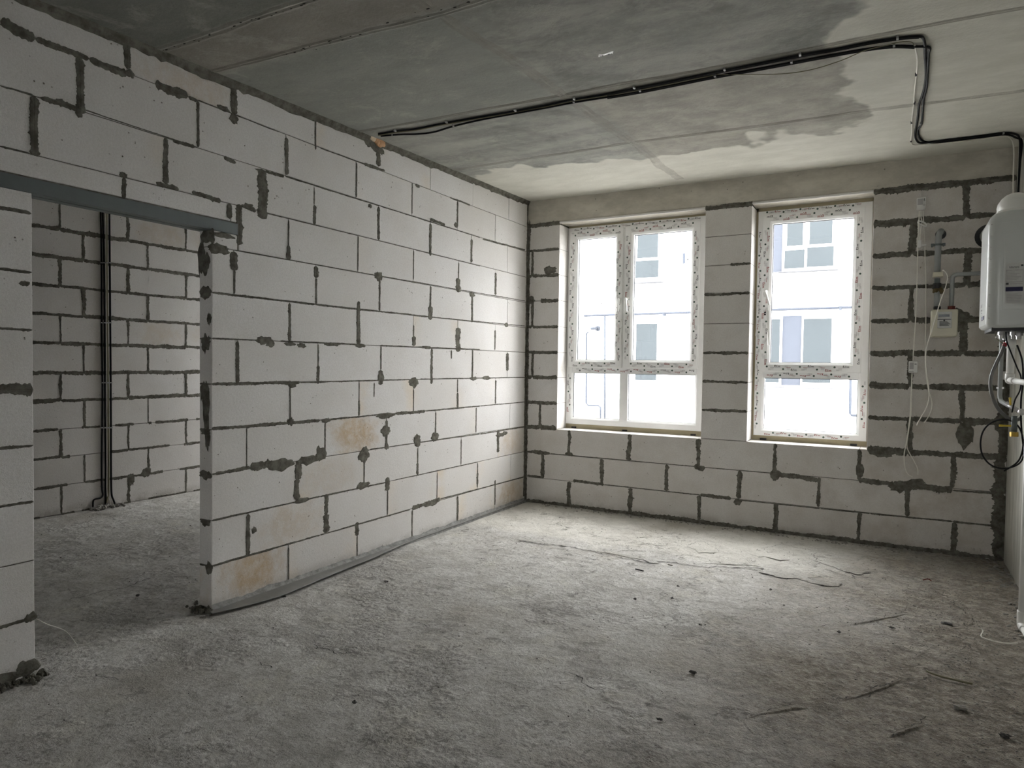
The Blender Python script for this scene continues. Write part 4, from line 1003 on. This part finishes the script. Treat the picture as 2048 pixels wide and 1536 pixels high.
mb = MB(); mb.tube([(3.513, -.09, 2.07), (3.513, -.09, 2.13)], .013, 12); mb.build('chrome_fitting', M_CHR, t, smooth=True)
mb = MB(); mb.tube([(3.513, -.09, 2.025), (3.513, -.09, 2.075)], .019, 8); mb.build('union_nut', M_STEEL, t)
mb = MB(); mb.tube([(3.514, -.09, 2.0), (3.514, -.09, 2.04)], .027, 12); mb.build('black_coupling', M_BLK, t)
mb = MB(); mb.ball((3.52, -.09, 1.985), .03, 10, 8, jit=.5, sq=(1.2, .9, 1)); mb.build('rusty_union', plain('old_brass', (.13, .10, .045), .6, .5), t)
t = thing('gas_pipe', (3.607, -.1, 1.87), 'slimmer grey gas pipe rising from the meter outlet and bending right to the boiler', 'pipe')
mb = MB(); mb.tube([(3.607, -.1, 1.86), (3.607, -.1, 2.05)]+smooth_pts([(3.607, -.1, 2.06), (3.611, -.1, 2.085), (3.635, -.1, 2.098), (3.66, -.1, 2.098)], 4)+[(3.9, -.1, 2.1), (3.95, -.1, 2.08), (3.955, -.1, 1.9)], .0155, 12); mb.build('pipe_run', M_PIPE, t, smooth=True)
# gas alarm and valve control with their white leads
t = thing('gas_alarm', (3.395, -.02, 2.65), 'white gas alarm box screwed high on the window wall', 'alarm')
mb = MB(); mb.rbox(3.366, 3.426, -.03, 0, 2.612, 2.70, .005); mb.build('case', M_WHT, t)
mb = MB(); mb.box(3.372, 3.408, -.0315, -.029, 2.645, 2.692); mb.build('grey_label', M_INKG, t)
mb = MB(); mb.box(3.412, 3.422, -.0315, -.029, 2.672, 2.676); mb.box(3.412, 3.42, -.0315, -.029, 2.682, 2.69); mb.box(3.408, 3.424, -.0315, -.029, 2.6405, 2.6425); mb.build('dark_print', M_INK, t, kind='stuff')
t = thing('carbon_monoxide_alarm', (3.375, -.02, 1.41), 'white alarm box lower on the window wall beside the right window', 'alarm')
mb = MB(); mb.rbox(3.346, 3.406, -.03, 0, 1.37, 1.458, .006); mb.build('case', M_WHT, t)
mb = MB(); mb.box(3.352, 3.38, -.0315, -.029, 1.398, 1.448); mb.build('grey_label', M_INKG, t)
mb = MB(); mb.box(3.386, 3.392, -.0315, -.029, 1.432, 1.44); mb.box(3.394, 3.398, -.0315, -.029, 1.432, 1.44); mb.box(3.35, 3.38, -.0315, -.029, 1.378, 1.381); mb.build('dark_print', M_INK, t, kind='stuff')
def wb(P, o=-.022): return [atB(x, y, o) for x, y in P]
t = cable('white_lead', 'white lead from the upper alarm ending in a hanging plug', wb([(1842, 422), (1842, 434), (1844, 445), (1841, 460), (1839, 481)]), .0038, M_CWH)
mb = MB(); a = atB(1838.5, 488, -.03); mb.rbox(a.x-.012, a.x+.014, -.045, -.015, a.z-.03, a.z+.028, .005); mb.tube([(a.x+.014, -.03, a.z-.012), (a.x+.045, -.03, a.z-.012)], .008, 8); mb.build('plug', M_WHT, t)
mb = MB(); P = wb([(1838, 440), (1836, 446), (1842, 449), (1851, 453), (1853, 449), (1846, 444), (1838, 442)], -.03); mb.tube(smooth_pts(P, 4), .006, 6); mb.build('coiled_slack', M_WHT, t, smooth=True)
cable('white_lead', 'long white lead from the upper alarm down to the lower alarm box', wb([(1838.5, 422), (1838, 440), (1836, 480), (1834.5, 540), (1833, 600), (1830.5, 650), (1827, 700), (1826, 722)], -.034), .0036, M_CWH)
cable('white_lead', 'right hand white lead from the upper alarm fanning out above the lower courses', wb([(1846, 422), (1848, 460), (1850, 510), (1851.5, 560), (1852, 600), (1851.5, 650), (1850.5, 710), (1852, 750), (1857, 780), (1863.5, 803), (1863, 818), (1857, 833), (1848, 846)]), .0034, M_CWH)
cable('white_lead', 'white lead from the pipe valve actuator crossing in front of the gas meter', [Vector((3.552, -.1, 2.1))]+wb([(1886, 540.5), (1893, 547), (1895, 558), (1890, 578), (1881, 602), (1872, 632), (1863, 663), (1854, 692), (1851.5, 715), (1853, 745), (1857.5, 775), (1858, 795), (1853, 815), (1843, 833), (1834.5, 848), (1834.5, 851)], -.215), .0036, M_CWH)
for lb, P in (('white lead below the lower alarm curling left near the floor', [(1824, 746), (1822, 790), (1820, 830), (1815, 870), (1811, 893), (1808, 913), (1810, 935), (1816, 948), (1825, 954)]),
              ('white lead below the lower alarm curling right near the floor', [(1824.5, 746), (1823, 790), (1821.5, 830), (1816, 870), (1814, 893), (1820, 908), (1828, 922), (1835, 937), (1836, 950)])):
    cable('white_lead', lb, wb(P), .0034, M_CWH)

# ================================================================== BOILER
BX0, BX1, BY0, BY1, BZ0, BZ1 = 3.715, XR-.005, -1.25, -.82, 1.645, 2.318
t = thing('wall_boiler', ((BX0+BX1)/2, (BY0+BY1)/2, BZ0), 'white wall hung gas boiler on the right wall beside the window wall', 'boiler')
mb = MB(); V = []; F = []
out = [(BX1, BY0)]+[(BX0+.06-.06*math.sin(a), BY0+.045-.045*math.cos(a)) for a in [math.radians(9*i) for i in range(11)]]
out += [(BX0+.03-.03*math.cos(a), BY1-.03+.03*math.sin(a)) for a in [math.radians(15*i) for i in range(7)]]+[(BX1, BY1)]
m = len(out); cx, cy = BX1, (BY0+BY1)/2
for z, ins in ((BZ0, .035), (BZ0+.006, .012), (BZ0+.02, 0), (BZ1-.055, 0), (BZ1-.028, .009), (BZ1-.010, .026), (BZ1, .052)):
    for x, y in out:
        V.append((x+(ins if x < BX1-.05 else ins*max(0, (BX1-x)/.05)), y+(.12*ins if y < cy else -.12*ins), z))
for k in range(6):
    for i in range(m-1): F.append((k*m+i, (k+1)*m+i, (k+1)*m+i+1, k*m+i+1))
F += [tuple(range(m)), tuple(range(6*m, 7*m))[::-1]]
mb.add(V, F); body = mb.build('body', M_BOIL, t); body.data.polygons.foreach_set('use_smooth', [p.normal.z < .9 and abs(p.area) < .04 for p in body.data.polygons])
mb = MB()        # bead of notches down the rounded front edge
for i in range(9):
    z = 1.70+i*.068; a = math.radians(52); x = BX0+.06-.06*math.sin(a); y = BY0+.045-.045*math.cos(a)
    mb.box(x-.004, x+.008, y-.004, y+.004, z, z+.004)
mb.build('edge_notch', M_INKG, t, kind='stuff')
def bp(x, y): p = at(x, y, 1, BY0); return min(p.x, BX1-.003), p.z
def bdec(name, rects, mat, par, off=.001):
    mb = MB()
    for x0, y0, x1, y1 in rects:
        (a, zt), (b, zb_) = bp(x0, y0), bp(x1, y1); mb.box(a, b, BY0-off-.0005, BY0-off+.0012, zb_, zt)
    return mb.build(name, mat, par, kind='stuff' if len(rects) > 1 else None)
mb = MB()
(a, zt), (b, zb_) = bp(2004, 445), bp(2060, 462); mb.rbox(a, b, BY0-.002, BY0+.002, zb_, zt, .004)
(a, zt), (b, zb_) = bp(2009, 470), bp(2060, 617); mb.rbox(a, b, BY0-.002, BY0+.002, zb_, zt, .008); mb.build('pressed_panel', M_BOIL, t)
lab = bdec('rating_label', [(2011, 526, 2047, 571), (2011, 572, 2047, 607)], M_PLBL, t, .003)
(a, zt), (b, zb_) = bp(2019, 532), bp(2038, 536)
fc = bpy.data.curves.new('maker_lettering', 'FONT'); fc.body = 'KITURAMI'.lower(); fc.size = 1; fc.extrude = .0
fo = bpy.data.objects.new('maker_lettering', fc); COL.objects.link(fo)
dg = bpy.context.evaluated_depsgraph_get(); tm = bpy.data.meshes.new_from_object(fo.evaluated_get(dg)); bpy.data.objects.remove(fo)
mb = MB(); xs_ = [v.co.x for v in tm.vertices]; ys_ = [v.co.y for v in tm.vertices]
mb.add([(a+(v.co.x-min(xs_))/(max(xs_)-min(xs_))*(b-a), BY0-.0046, zb_+(v.co.y-min(ys_))/(max(ys_)-min(ys_))*(zt-zb_)) for v in tm.vertices], [tuple(p.vertices) for p in tm.polygons]); mb.build('maker_lettering', M_INK, lab)
bdec('dark_block_print', [(2042, 529, 2046.5, 532), (2011.5, 566, 2017, 569.5)], M_INK, lab, .0042)
bdec('table_print', [(2012, 540, 2046, 540.6), (2012, 563.5, 2046, 564.1), (2012, 540, 2012.5, 564), (2045.6, 540, 2046, 564)]+[(2014, 544+i*3, 2030+i*37 % 14, 544.6+i*3) for i in range(6)]+[(2020, 567, 2046, 567.6)]+[(2013, 588+i*3.1, 2036+i*53 % 9, 588.8+i*3.1) for i in range(6)], M_INKG, lab, .0042)
bdec('navy_bar_print', [(2011, 574.5, 2045.5, 582)], M_NAVY, lab, .0042)
mb = MB()        # small print on the rounded front, low down
for i, (z0_, z1_, hh) in enumerate(((1.782, 1.80, .05), (1.76, 1.768, .05), (1.745, 1.75, .04))):
    mb.box(BX0-.002, BX0+.001, -1.0, -1.0+hh, z0_, z1_)
mb.build('front_print', M_INKG, t); mb = MB(); mb.box(BX0-.0025, BX0+.001, -1.13, -1.0, 1.70, 1.722); mb.build('front_badge', M_NAVY, t)
mb = MB(); mb.box(BX0+.03, BX1-.02, BY0+.03, BY1-.03, BZ0-.018, BZ0+.002); mb.build('underside_tray', M_BLK, t)
for x, y, r in ((3.80, -1.15, .012), (3.86, -1.12, .010), (3.90, -1.02, .014), (3.84, -.95, .012)):
    mb = MB(); mb.tube([(x, y, BZ0), (x, y, BZ0-.06)], r, 10); mb.tube([(x, y, BZ0-.02), (x, y, BZ0-.04)], r*1.5, 6); mb.build('connection_nipple', M_CHR, t)
# flue
t = thing('flue_pipe', (3.86, -1.05, BZ1), 'white flue elbow on top of the boiler leading back through the window wall', 'flue')
mb = MB(); mb.tube([(3.858, -1.06, BZ1-.004), (3.858, -1.06, BZ1+.03)], .088, 20); mb.build('flue_collar', M_WHT, t, smooth=True)
mb = MB(); mb.tube(smooth_pts([(3.858, -1.06, BZ1+.02), (3.858, -1.06, BZ1+.045), (3.857, -1.03, BZ1+.062), (3.855, -.95, BZ1+.065)], 6), .080, 20); mb.build('elbow', M_WHT, t, smooth=True)
mb = MB(); mb.ball((3.858, -1.052, BZ1+.055), .083, 18, 12); mb.build('elbow_cap', M_WHT, t, smooth=True)
mb = MB(); mb.tube([(3.855, -.96, BZ1+.065), (3.83, .02, 2.378)], .058, 18); mb.build('flue_tube', M_WHT, t, smooth=True)
mb = MB(); mb.tube([(3.83, .003, 2.378), (3.83, -.006, 2.378)], .088, 24); mb.build('wall_rosette', M_BLK, t)
# pipes under the boiler
t = thing('flexible_gas_hose', (3.90, -1.02, 1.58), 'braided silver hose looping from under the boiler to the valve below', 'hose')
def rp(P, Xs): return [at(x, y, 1, Y_) for (x, y), Y_ in zip(P, Xs)]
hp = rp([(2009, 690), (2003, 705), (1994, 724), (1985, 745), (1981, 766), (1984, 790), (1993, 812), (2006, 828), (2020, 838), (2034, 840), (2042, 835)], [-1.0]*6+[-.95, -.9, -.9, -.9, -.9])
mb = MB(); mb.tube(smooth_pts(hp, 6), .0105, 10); mb.build('braided_tube', M_HOSE, t, smooth=True)
hp2 = rp([(2012, 686), (2008, 692)], [-1.0, -1.0]); mb = MB(); mb.tube(hp2, .013, 8); mb.build('red_tape', M_RED, t)
mb = MB(); mb.tube(rp([(2013, 655), (2015, 672), (2012, 686)], [-1.0]*3), .004, 6); mb.build('boiler_lead', M_CHR, t)
t = thing('drain_pipe', (3.88, -.85, 1.34), 'white plastic pipe dropping from the boiler then running along the right wall to the floor', 'pipe')
a = at(2022, 690, 1, -.85); b = at(2019, 760, 1, -.85)
mb = MB(); mb.tube([(a.x, -.85, BZ0+.005), (a.x, -.85, b.z+.0)], .021, 14); mb.build('upper_drop', M_WHT, t, smooth=True)
mb = MB(); mb.tube([(a.x, -.85, a.z+.05), (a.x, -.85, a.z-.02)], .026, 14); mb.build('reducing_socket', M_WHT, t, smooth=True); mb = MB(); mb.ball((a.x, -.85, b.z), .026, 14, 10); mb.tube([(a.x, -.85, b.z+.04), (a.x, -.85, b.z)], .026, 14); mb.build('elbow', M_WHT, t, smooth=True)
fx, fy = 3.885, -1.585
mb = MB(); mb.tube([(a.x, -.85, b.z), (a.x+.004, -1.2, b.z-.004), (fx+.01, fy, b.z-.01)], .0165, 12); mb.build('horizontal_run', M_WHT, t, smooth=True)
mb = MB(); mb.tube([(fx, fy, b.z-.01), (fx, fy, .05)], .0165, 12); mb.build('long_drop', M_WHT, t, smooth=True)
mb = MB(); mb.tube(smooth_pts([(fx, fy, .11), (fx, fy, .06), (fx, fy-.006, .038), (fx+.002, fy-.03, .032), (fx+.003, fy-.07, .032)], 4), .0215, 12); mb.build('floor_elbow', M_WHT, t, smooth=True)
mb = MB(); mb.tube([(fx, fy, .032), (fx+.03, fy-.9, .03), (fx+.06, fy-1.8, .03)], .0165, 12); mb.build('floor_run', M_WHT, t, smooth=True)
mb = MB(); mb.tube([(a.x, -1.02, b.z-.002), (a.x, -1.06, b.z-.003)], .021, 12); mb.build('pipe_socket', M_WHT, t)
t = thing('heating_pipe', (3.93, -.4, 1.6), 'grey steel pipe descending behind the hose in the right corner', 'pipe')
a = at(2004, 665, 1, -.55); b = at(2003, 795, 1, -.55)
mb = MB(); mb.tube([(a.x, -.55, BZ0+.3), (a.x, -.55, b.z+.03)]+smooth_pts([(a.x, -.55, b.z+.01), (a.x+.004, -.57, b.z-.02), (a.x+.01, -.62, b.z-.03)], 4)+[at(2040, 824, 1, -.95)], .014, 10); mb.build('pipe_run', M_PIPE, t, smooth=True)
mb = MB(); c = at(2000, 776, 1, -.55); mb.box(c.x-.02, c.x+.02, -.56, -.53, c.z-.006, c.z+.006); mb.build('pipe_clamp', M_CHR, t)
t = thing('junction_box', at(2009, 751, 1, 0), 'small pale grey junction block beside the corner pipes', 'socket')
mb = MB(); c = at(2009, 751, 1, 0); mb.rbox(c.x-.018, c.x+.018, -.03, 0, c.z-.03, c.z+.03, .005); mb.build('housing', M_WHT, t)
t = thing('gas_valve', at(2028, 860, 1, -1.0), 'steel stub pipe with yellow lever and brass end cap on the right wall', 'valve')
a = at(2029, 832, 1, -1.0); b = at(2028, 863, 1, -1.0)
mb = MB(); mb.tube([a, b], .0155, 12); mb.build('stub_pipe', M_STEEL, t, smooth=True)
a = at(2028, 864, 1, -1.0); b = at(2028, 873, 1, -1.0); mb = MB(); mb.tube([a, b], .022, 6); mb.build('brass_cap', M_BRASS, t)
a = at(2022, 852, 1, -1.02); b = at(1998, 851, 1, -1.02); mb = MB(); mb.tube([a, a.lerp(b, .5), b], [.006, .0055, .0075], 8); mb.build('lever', M_YEL, t)
t = thing('isolating_valve', at(2022, 812, 1, -1.05), 'small valve with upright yellow lever above the hose end', 'valve')
a = at(2021, 812, 1, -1.02); b = at(2020, 795, 1, -1.02); mb = MB(); mb.tube([a, b], [.005, .007], 8); mb.build('lever', M_YEL, t)
a = at(2012, 806, 1, -1.0); b = at(2046, 828, 1, -1.05); mb = MB(); mb.tube([a, b], .0125, 10); mb.build('valve_body', M_CHR, t, smooth=True)
mb = MB(); mb.ball(at(2043, 824, 1, -1.06), .02, 12, 8); mb.build('union_nut', M_CHR, t, smooth=True)
cable('black_cable', 'black cable looped in a large ring hanging from the right wall', [at(x, y, 1, -1.0) for x, y in ((2034, 690), (2044, 720), (2046, 760), (2042, 800), (2042, 840), (2044, 870), (2047, 900), (2044, 920), (2030, 932), (2006, 937), (1982, 930), (1966, 912), (1961, 890), (1964, 868), (1974, 852), (1990, 842), (2010, 839), (2028, 845), (2040, 858), (2046, 880), (2044, 905), (2034, 925), (2008, 942))], .0048, M_CBLK)
cable('black_cable', 'thin dark cable running slantwise from the boiler down to the wall valve', [at(x, y, 1, -1.08) for x, y in ((2012, 658), (2013, 680), (2022, 705), (2034, 735), (2042, 755), (2040, 780), (2030, 800), (2024, 825))], .004, M_CBLK)
cable('sensor_wire', 'thin grey wire with a white connector looping under the boiler', [at(x, y, 1, -1.1) for x, y in ((1990, 656), (1991, 668), (1993, 677), (2002, 684), (2010, 690))], .002, M_OLV, clips=[at(1993, 675, 1, -1.1)], clipmat=M_WHT)

# ================================================================== FLOOR DETAIL
def crack(P, w=.0028, seed=0, lift=.0):
    P = smooth_pts([atG(x, y, .004) for x, y in P], 16); w *= .75; V = []; F = []; q_ = []
    for i, p in enumerate(P):
        t_ = (P[min(i+1, len(P)-1)]-P[max(0, i-1)]).normalized(); n_ = Vector((-t_.y, t_.x, 0))
        j = .05*MN.noise(Vector((p.x*9, p.y*9, seed)))+.022*MN.noise(Vector((p.x*37, p.y*37, seed)))
        ww = w*(.5+1.3*abs(MN.noise(Vector((p.x*23, p.y*23, seed+3)))*1.5))*min(1, i/4, (len(P)-1-i)/4)
        fz = .006*MN.noise(Vector((p.x, p.y, 0))*1.3)-.004+.0042
        V += [p+n_*(j+ww), p+n_*(j-ww)]; V[-1].z = V[-2].z = fz
    F = [(2*i, 2*i+1, 2*i+3, 2*i+2) for i in range(len(P)-1)]; CR.add(V, F)
CR = MB()
for i, (P, w_) in enumerate([([(1035, 1078), (1090, 1088), (1120, 1092), (1165, 1098), (1210, 1106), (1260, 1117), (1300, 1123), (1345, 1124), (1395, 1131), (1440, 1131), (1500, 1133), (1530, 1137)], .0065),
        ([(1140, 1068), (1165, 1065), (1205, 1073)], .0018), ([(1370, 1095), (1385, 1086), (1410, 1084), (1430, 1097), (1436, 1102)], .0022), ([(1250, 1115), (1285, 1124), (1312, 1131)], .003),
        ([(1520, 1147), (1548, 1153), (1570, 1157), (1588, 1152), (1610, 1160), (1640, 1167)], .003), ([(1525, 1098), (1560, 1090), (1590, 1094), (1625, 1100)], .002), ([(1620, 1103), (1660, 1127), (1700, 1132)], .003),
        ([(1690, 1139), (1715, 1151), (1745, 1155)], .003), ([(1155, 1164), (1200, 1173), (1240, 1180)], .003), ([(1375, 1205), (1410, 1214), (1440, 1217)], .002),
        ([(610, 1160), (640, 1168), (700, 1150)], .001), ([(135, 1199), (190, 1186), (240, 1175), (300, 1159), (330, 1152), (370, 1154), (398, 1161)], .0035), ([(170, 1240), (205, 1232), (235, 1227)], .002),
        ([(365, 1060), (340, 1048), (310, 1043)], .003), ([(190, 1345), (215, 1352), (245, 1353)], .003), ([(493, 1252), (525, 1250), (545, 1262), (556, 1264)], .0025), ([(508, 1328), (525, 1333), (530, 1337)], .003),
        ([(1640, 1252), (1700, 1247), (1760, 1236), (1820, 1215)], .002), ([(1670, 1399), (1730, 1385), (1800, 1362), (1850, 1350)], .003), ([(1775, 1471), (1830, 1450), (1880, 1430)], .003),
        ([(1920, 1270), (1935, 1300), (1942, 1330)], .003), ([(1480, 1425), (1540, 1419), (1600, 1408)], .002), ([(1850, 1175), (1900, 1195), (1935, 1225), (1940, 1245), (1900, 1252)], .002),
        ([(830, 1242), (870, 1248), (900, 1247)], .002), ([(1020, 1305), (1070, 1314), (1110, 1325)], .002), ([(1135, 1340), (1170, 1370), (1195, 1378)], .004), ([(620, 1280), (660, 1300), (720, 1310)], .003), ([(970, 1400), (1020, 1415), (1060, 1410)], .002)]):
    crack(P, w_, i)
CR.build('floor_crack', M_CRACK, FLOOR, kind='stuff')
def ridge(P, w=.008, th=.006, seed=0):
    P = smooth_pts([atG(x, y, 0) for x, y in P], 10); V = []; F = []; mb = MB()
    for i, p in enumerate(P):
        t_ = (P[min(i+1, len(P)-1)]-P[max(0, i-1)]).normalized(); n_ = Vector((-t_.y, t_.x, 0)); e = min(1, i/6, (len(P)-1-i)/6)
        j = .008*MN.noise(Vector((p.x*14, p.y*14, seed))); ww = w*(.6+.8*abs(MN.noise(Vector((p.x*18, p.y*18, seed+2))))); fz = .006*MN.noise(Vector((p.x, p.y, 0))*1.3)-.005
        for k_, z_ in ((-ww, 0), (-ww*.4, th*e), (ww*.3, th*e*.9), (ww*1.6, 0)):
            q_ = p+n_*(j+k_); q_.z = fz+z_+.001; V.append(q_)
    F = [(i*4+k_, i*4+k_+1, (i+1)*4+k_+1, (i+1)*4+k_) for i in range(len(P)-1) for k_ in range(3)]
    mb.add(V, F); mb.build('trowel_ridge', M_FLOOR, FLOOR, smooth=True)
for i, P in enumerate([[(1878, 1162), (1905, 1183), (1926, 1207), (1940, 1232), (1941, 1247), (1925, 1254), (1895, 1257)], [(1918, 1261), (1933, 1285), (1941, 1315), (1940, 1330)], [(1808, 1160), (1812, 1180), (1803, 1197)],
          [(1858, 1180), (1860, 1210)], [(1850, 1285), (1846, 1305), (1828, 1318)], [(1660, 1405), (1725, 1388), (1780, 1368), (1808, 1352)], [(1772, 1472), (1815, 1458), (1855, 1443)], [(1500, 1432), (1560, 1420), (1620, 1412)],
          [(1400, 1125), (1450, 1128), (1500, 1130), (1528, 1134)], [(1180, 1099), (1240, 1110), (1300, 1121), (1350, 1122)], [(620, 1262), (690, 1235), (760, 1212)], [(1700, 1248), (1770, 1236), (1830, 1225)], [(1520, 1420), (1490, 1440), (1510, 1470)]]):
    ridge(P, .009, .006, i)
# lifted flakes of laitance
def flake(P, th=-.0008):
    pts = [atG(x, y, 0) for x, y in P]; n = len(pts); c = sum(pts, Vector())/n; V = []
    for i in range(n):
        for k_ in range(7):
            p = pts[i].lerp(pts[(i+1) % n], k_/7); d = (p-c); p = p+d*(.22*MN.noise(p*14)+.16*MN.noise(p*45)); V.append(p)
    m_ = len(V); b = [Vector((v.x, v.y, .001)) for v in V]; tt = [Vector((c.x+(v.x-c.x)*.96, c.y+(v.y-c.y)*.96, th+.003+.002*MN.noise(v*7))) for v in V]
    mb = MB(); mb.add(b+tt, [(i, (i+1) % m_, m_+(i+1) % m_, m_+i) for i in range(m_)]+[tuple(range(m_, 2*m_))]); mb.build('screed_flake', M_FLOOR, FLOOR)
for P in ([(1510, 1140), (1560, 1137), (1605, 1142), (1640, 1152), (1610, 1158), (1588, 1156), (1570, 1157), (1545, 1152)], [(1600, 1158), (1640, 1155), (1684, 1168), (1680, 1172), (1650, 1172), (1625, 1166)], [(1625, 1120), (1660, 1114), (1700, 1126), (1740, 1146), (1715, 1150), (1670, 1136)],
          [(1530, 1113), (1562, 1113), (1580, 1119), (1560, 1121)], [(1285, 1118), (1312, 1122), (1318, 1127), (1300, 1126)], [(1375, 1092), (1400, 1085), (1428, 1092), (1434, 1104), (1400, 1106)]):
    flake(P)
# loose grit, too fine to count
mb = MB()
def grit(n, fx_, r0_, r1_, m_):
    for i in range(n):
        x, y = fx_(); r = random.uniform(r0_, r1_)
        m_.ball((x, y, r*.3), r, 5, 3, jit=.9, sq=(1.3, 1, .6))
mb2 = MB()
grit(2600, lambda: (min(3.96, 3.97-abs(random.gauss(0, .42))), random.uniform(-4.5, -.05)), .0012, .0042, mb)
grit(700, lambda: (random.uniform(.05, 3.9), random.uniform(-5.2, -.05)), .001, .003, mb)
grit(260, lambda: (random.uniform(.2, 3.9), -abs(random.gauss(0, .06))-.01), .003, .009, mb)
grit(380, lambda: (random.uniform(.05, 3.9), random.uniform(-5.3, -.1)), .0012, .0035, mb2)
grit(120, lambda: (random.uniform(-3.1, -.15), random.uniform(-5, -.1)), .002, .005, mb2)
grit(220, lambda: (min(3.975, random.gauss(3.93, .04)), random.uniform(-1.9, -.05)), .004, .014, mb)
tag(mb.build('loose_grit', M_CRUMB, kind='stuff'), 'pale screed grit scattered thickest along the right wall', 'grit', kind='stuff')
tag(mb2.build('loose_grit', M_STONE, kind='stuff'), 'dark specks of grit scattered thinly over the floor', 'grit', kind='stuff')
def stone(x, y, r, label, mat=None, sq=(1.2, 1, .6), name='mortar_crumb'):
    r *= .58; p = atG(x, y, 0); mb = MB(); mb.ball((p.x, p.y, r*sq[2]*.8), r, 10, 7, jit=1.0, sq=sq); tag(mb.build(name, mat or M_STONE, origin=(p.x, p.y, 0)), label, 'rubble')
stone(1270, 1199, .013, 'small black mortar crumb in the middle of the floor below the left window')
stone(1344, 1197, .012, 'small black crumb just right of the one below the left window')
stone(1356, 1173, .012, 'dark crumb on the floor midway between the two windows')
stone(1541, 1180, .012, 'dark crumb on the bright floor patch before the cracked flakes')
stone(1568, 1211, .009, 'tiny dark crumb on the floor nearer than the one before the flakes')
stone(1400, 1250, .011, 'dark crumb beside the long scuff on the middle of the floor')
stone(1895, 1248, .03, 'flat grey stone chip on the dusty floor near the right wall', sq=(1.6, .8, .25), name='stone_chip')
stone(1783, 1256, .018, 'dark stone chip lying left of the flat grey chip', sq=(1.5, .8, .4), name='stone_chip')
stone(1678, 1265, .014, 'dark crumb on the worn floor patch right of centre')
stone(1385, 1346, .022, 'black clump of mortar in the shallow pit in the floor', sq=(1.4, .7, .5), name='mortar_clump')
stone(1320, 1440, .014, 'black clump near the bottom centre of the floor', sq=(1.4, .7, .5), name='mortar_clump')
stone(772, 1164, .018, 'dark crumb on the floor beside the strip along the partition', sq=(1.5, 1, .4))
stone(567, 1193, .02, 'dark crumb touching the strip near the doorway corner', sq=(1.5, 1, .5))
stone(709, 1406, .015, 'dark crumb alone in the left foreground of the floor')
stone(275, 1192, .016, 'dark crumb on the doorway floor between the two rooms')
stone(2010, 1475, .024, 'dark stone half buried in dust at the bottom right', sq=(1.2, .8, .6), name='stone_chip')
stone(1920, 1418, .03, 'grey pebble in the rough dust at the lower right', M_CRUMB, (1.4, .8, .5), 'stone_chip')
a, b = atG(1271, 1138, .006), atG(1287, 1142, .006); mb = MB(); mb.tube([a, b], .005, 6); tag(mb.build('steel_nail', M_BLK, origin=a), 'dark nail lying on the floor below the left window', 'nail')
a, b = atG(1336, 1129, .006), atG(1345, 1131, .006); mb = MB(); mb.tube([a, b], .005, 6); tag(mb.build('screed_splinter', M_CRUMB, origin=a), 'short pale splinter on the floor beside the long crack', 'splinter')
cable('bare_wire', 'pale bent wire end lying in the dust near the right wall', [atG(x, y, z) for x, y, z in ((1962, 1256, .03), (1966, 1262, .02), (1962, 1272, .01), (1970, 1277, .008), (1990, 1283, .007), (2015, 1287, .006), (2035, 1286, .006))], .0032, M_CWH, cat='wire')
cable('bare_wire', 'dark rod lying slantwise on the rough floor at the lower right', [atG(x, y, .009) for x, y in ((1853, 1341), (1862, 1346), (1890, 1355), (1945, 1368))], .0045, M_OLV, cat='wire')
cable('rusty_wire', 'short reddish wire on the floor before the right window', [atG(x, y, z) for x, y, z in ((1846, 1160, .006), (1856, 1158, .015), (1863, 1162, .006))], .0035, M_RUST, cat='wire')
cable('film_thread', 'thin pale thread hanging from the foot of the left door jamb', [Vector((-.01, YJ0+.002, .25)), Vector((-.02, YJ0+.06, .2)), Vector((-.03, YJ0+.14, .14)), Vector((-.05, YJ0+.2, .05))], .0012, M_CWH, cat='thread')
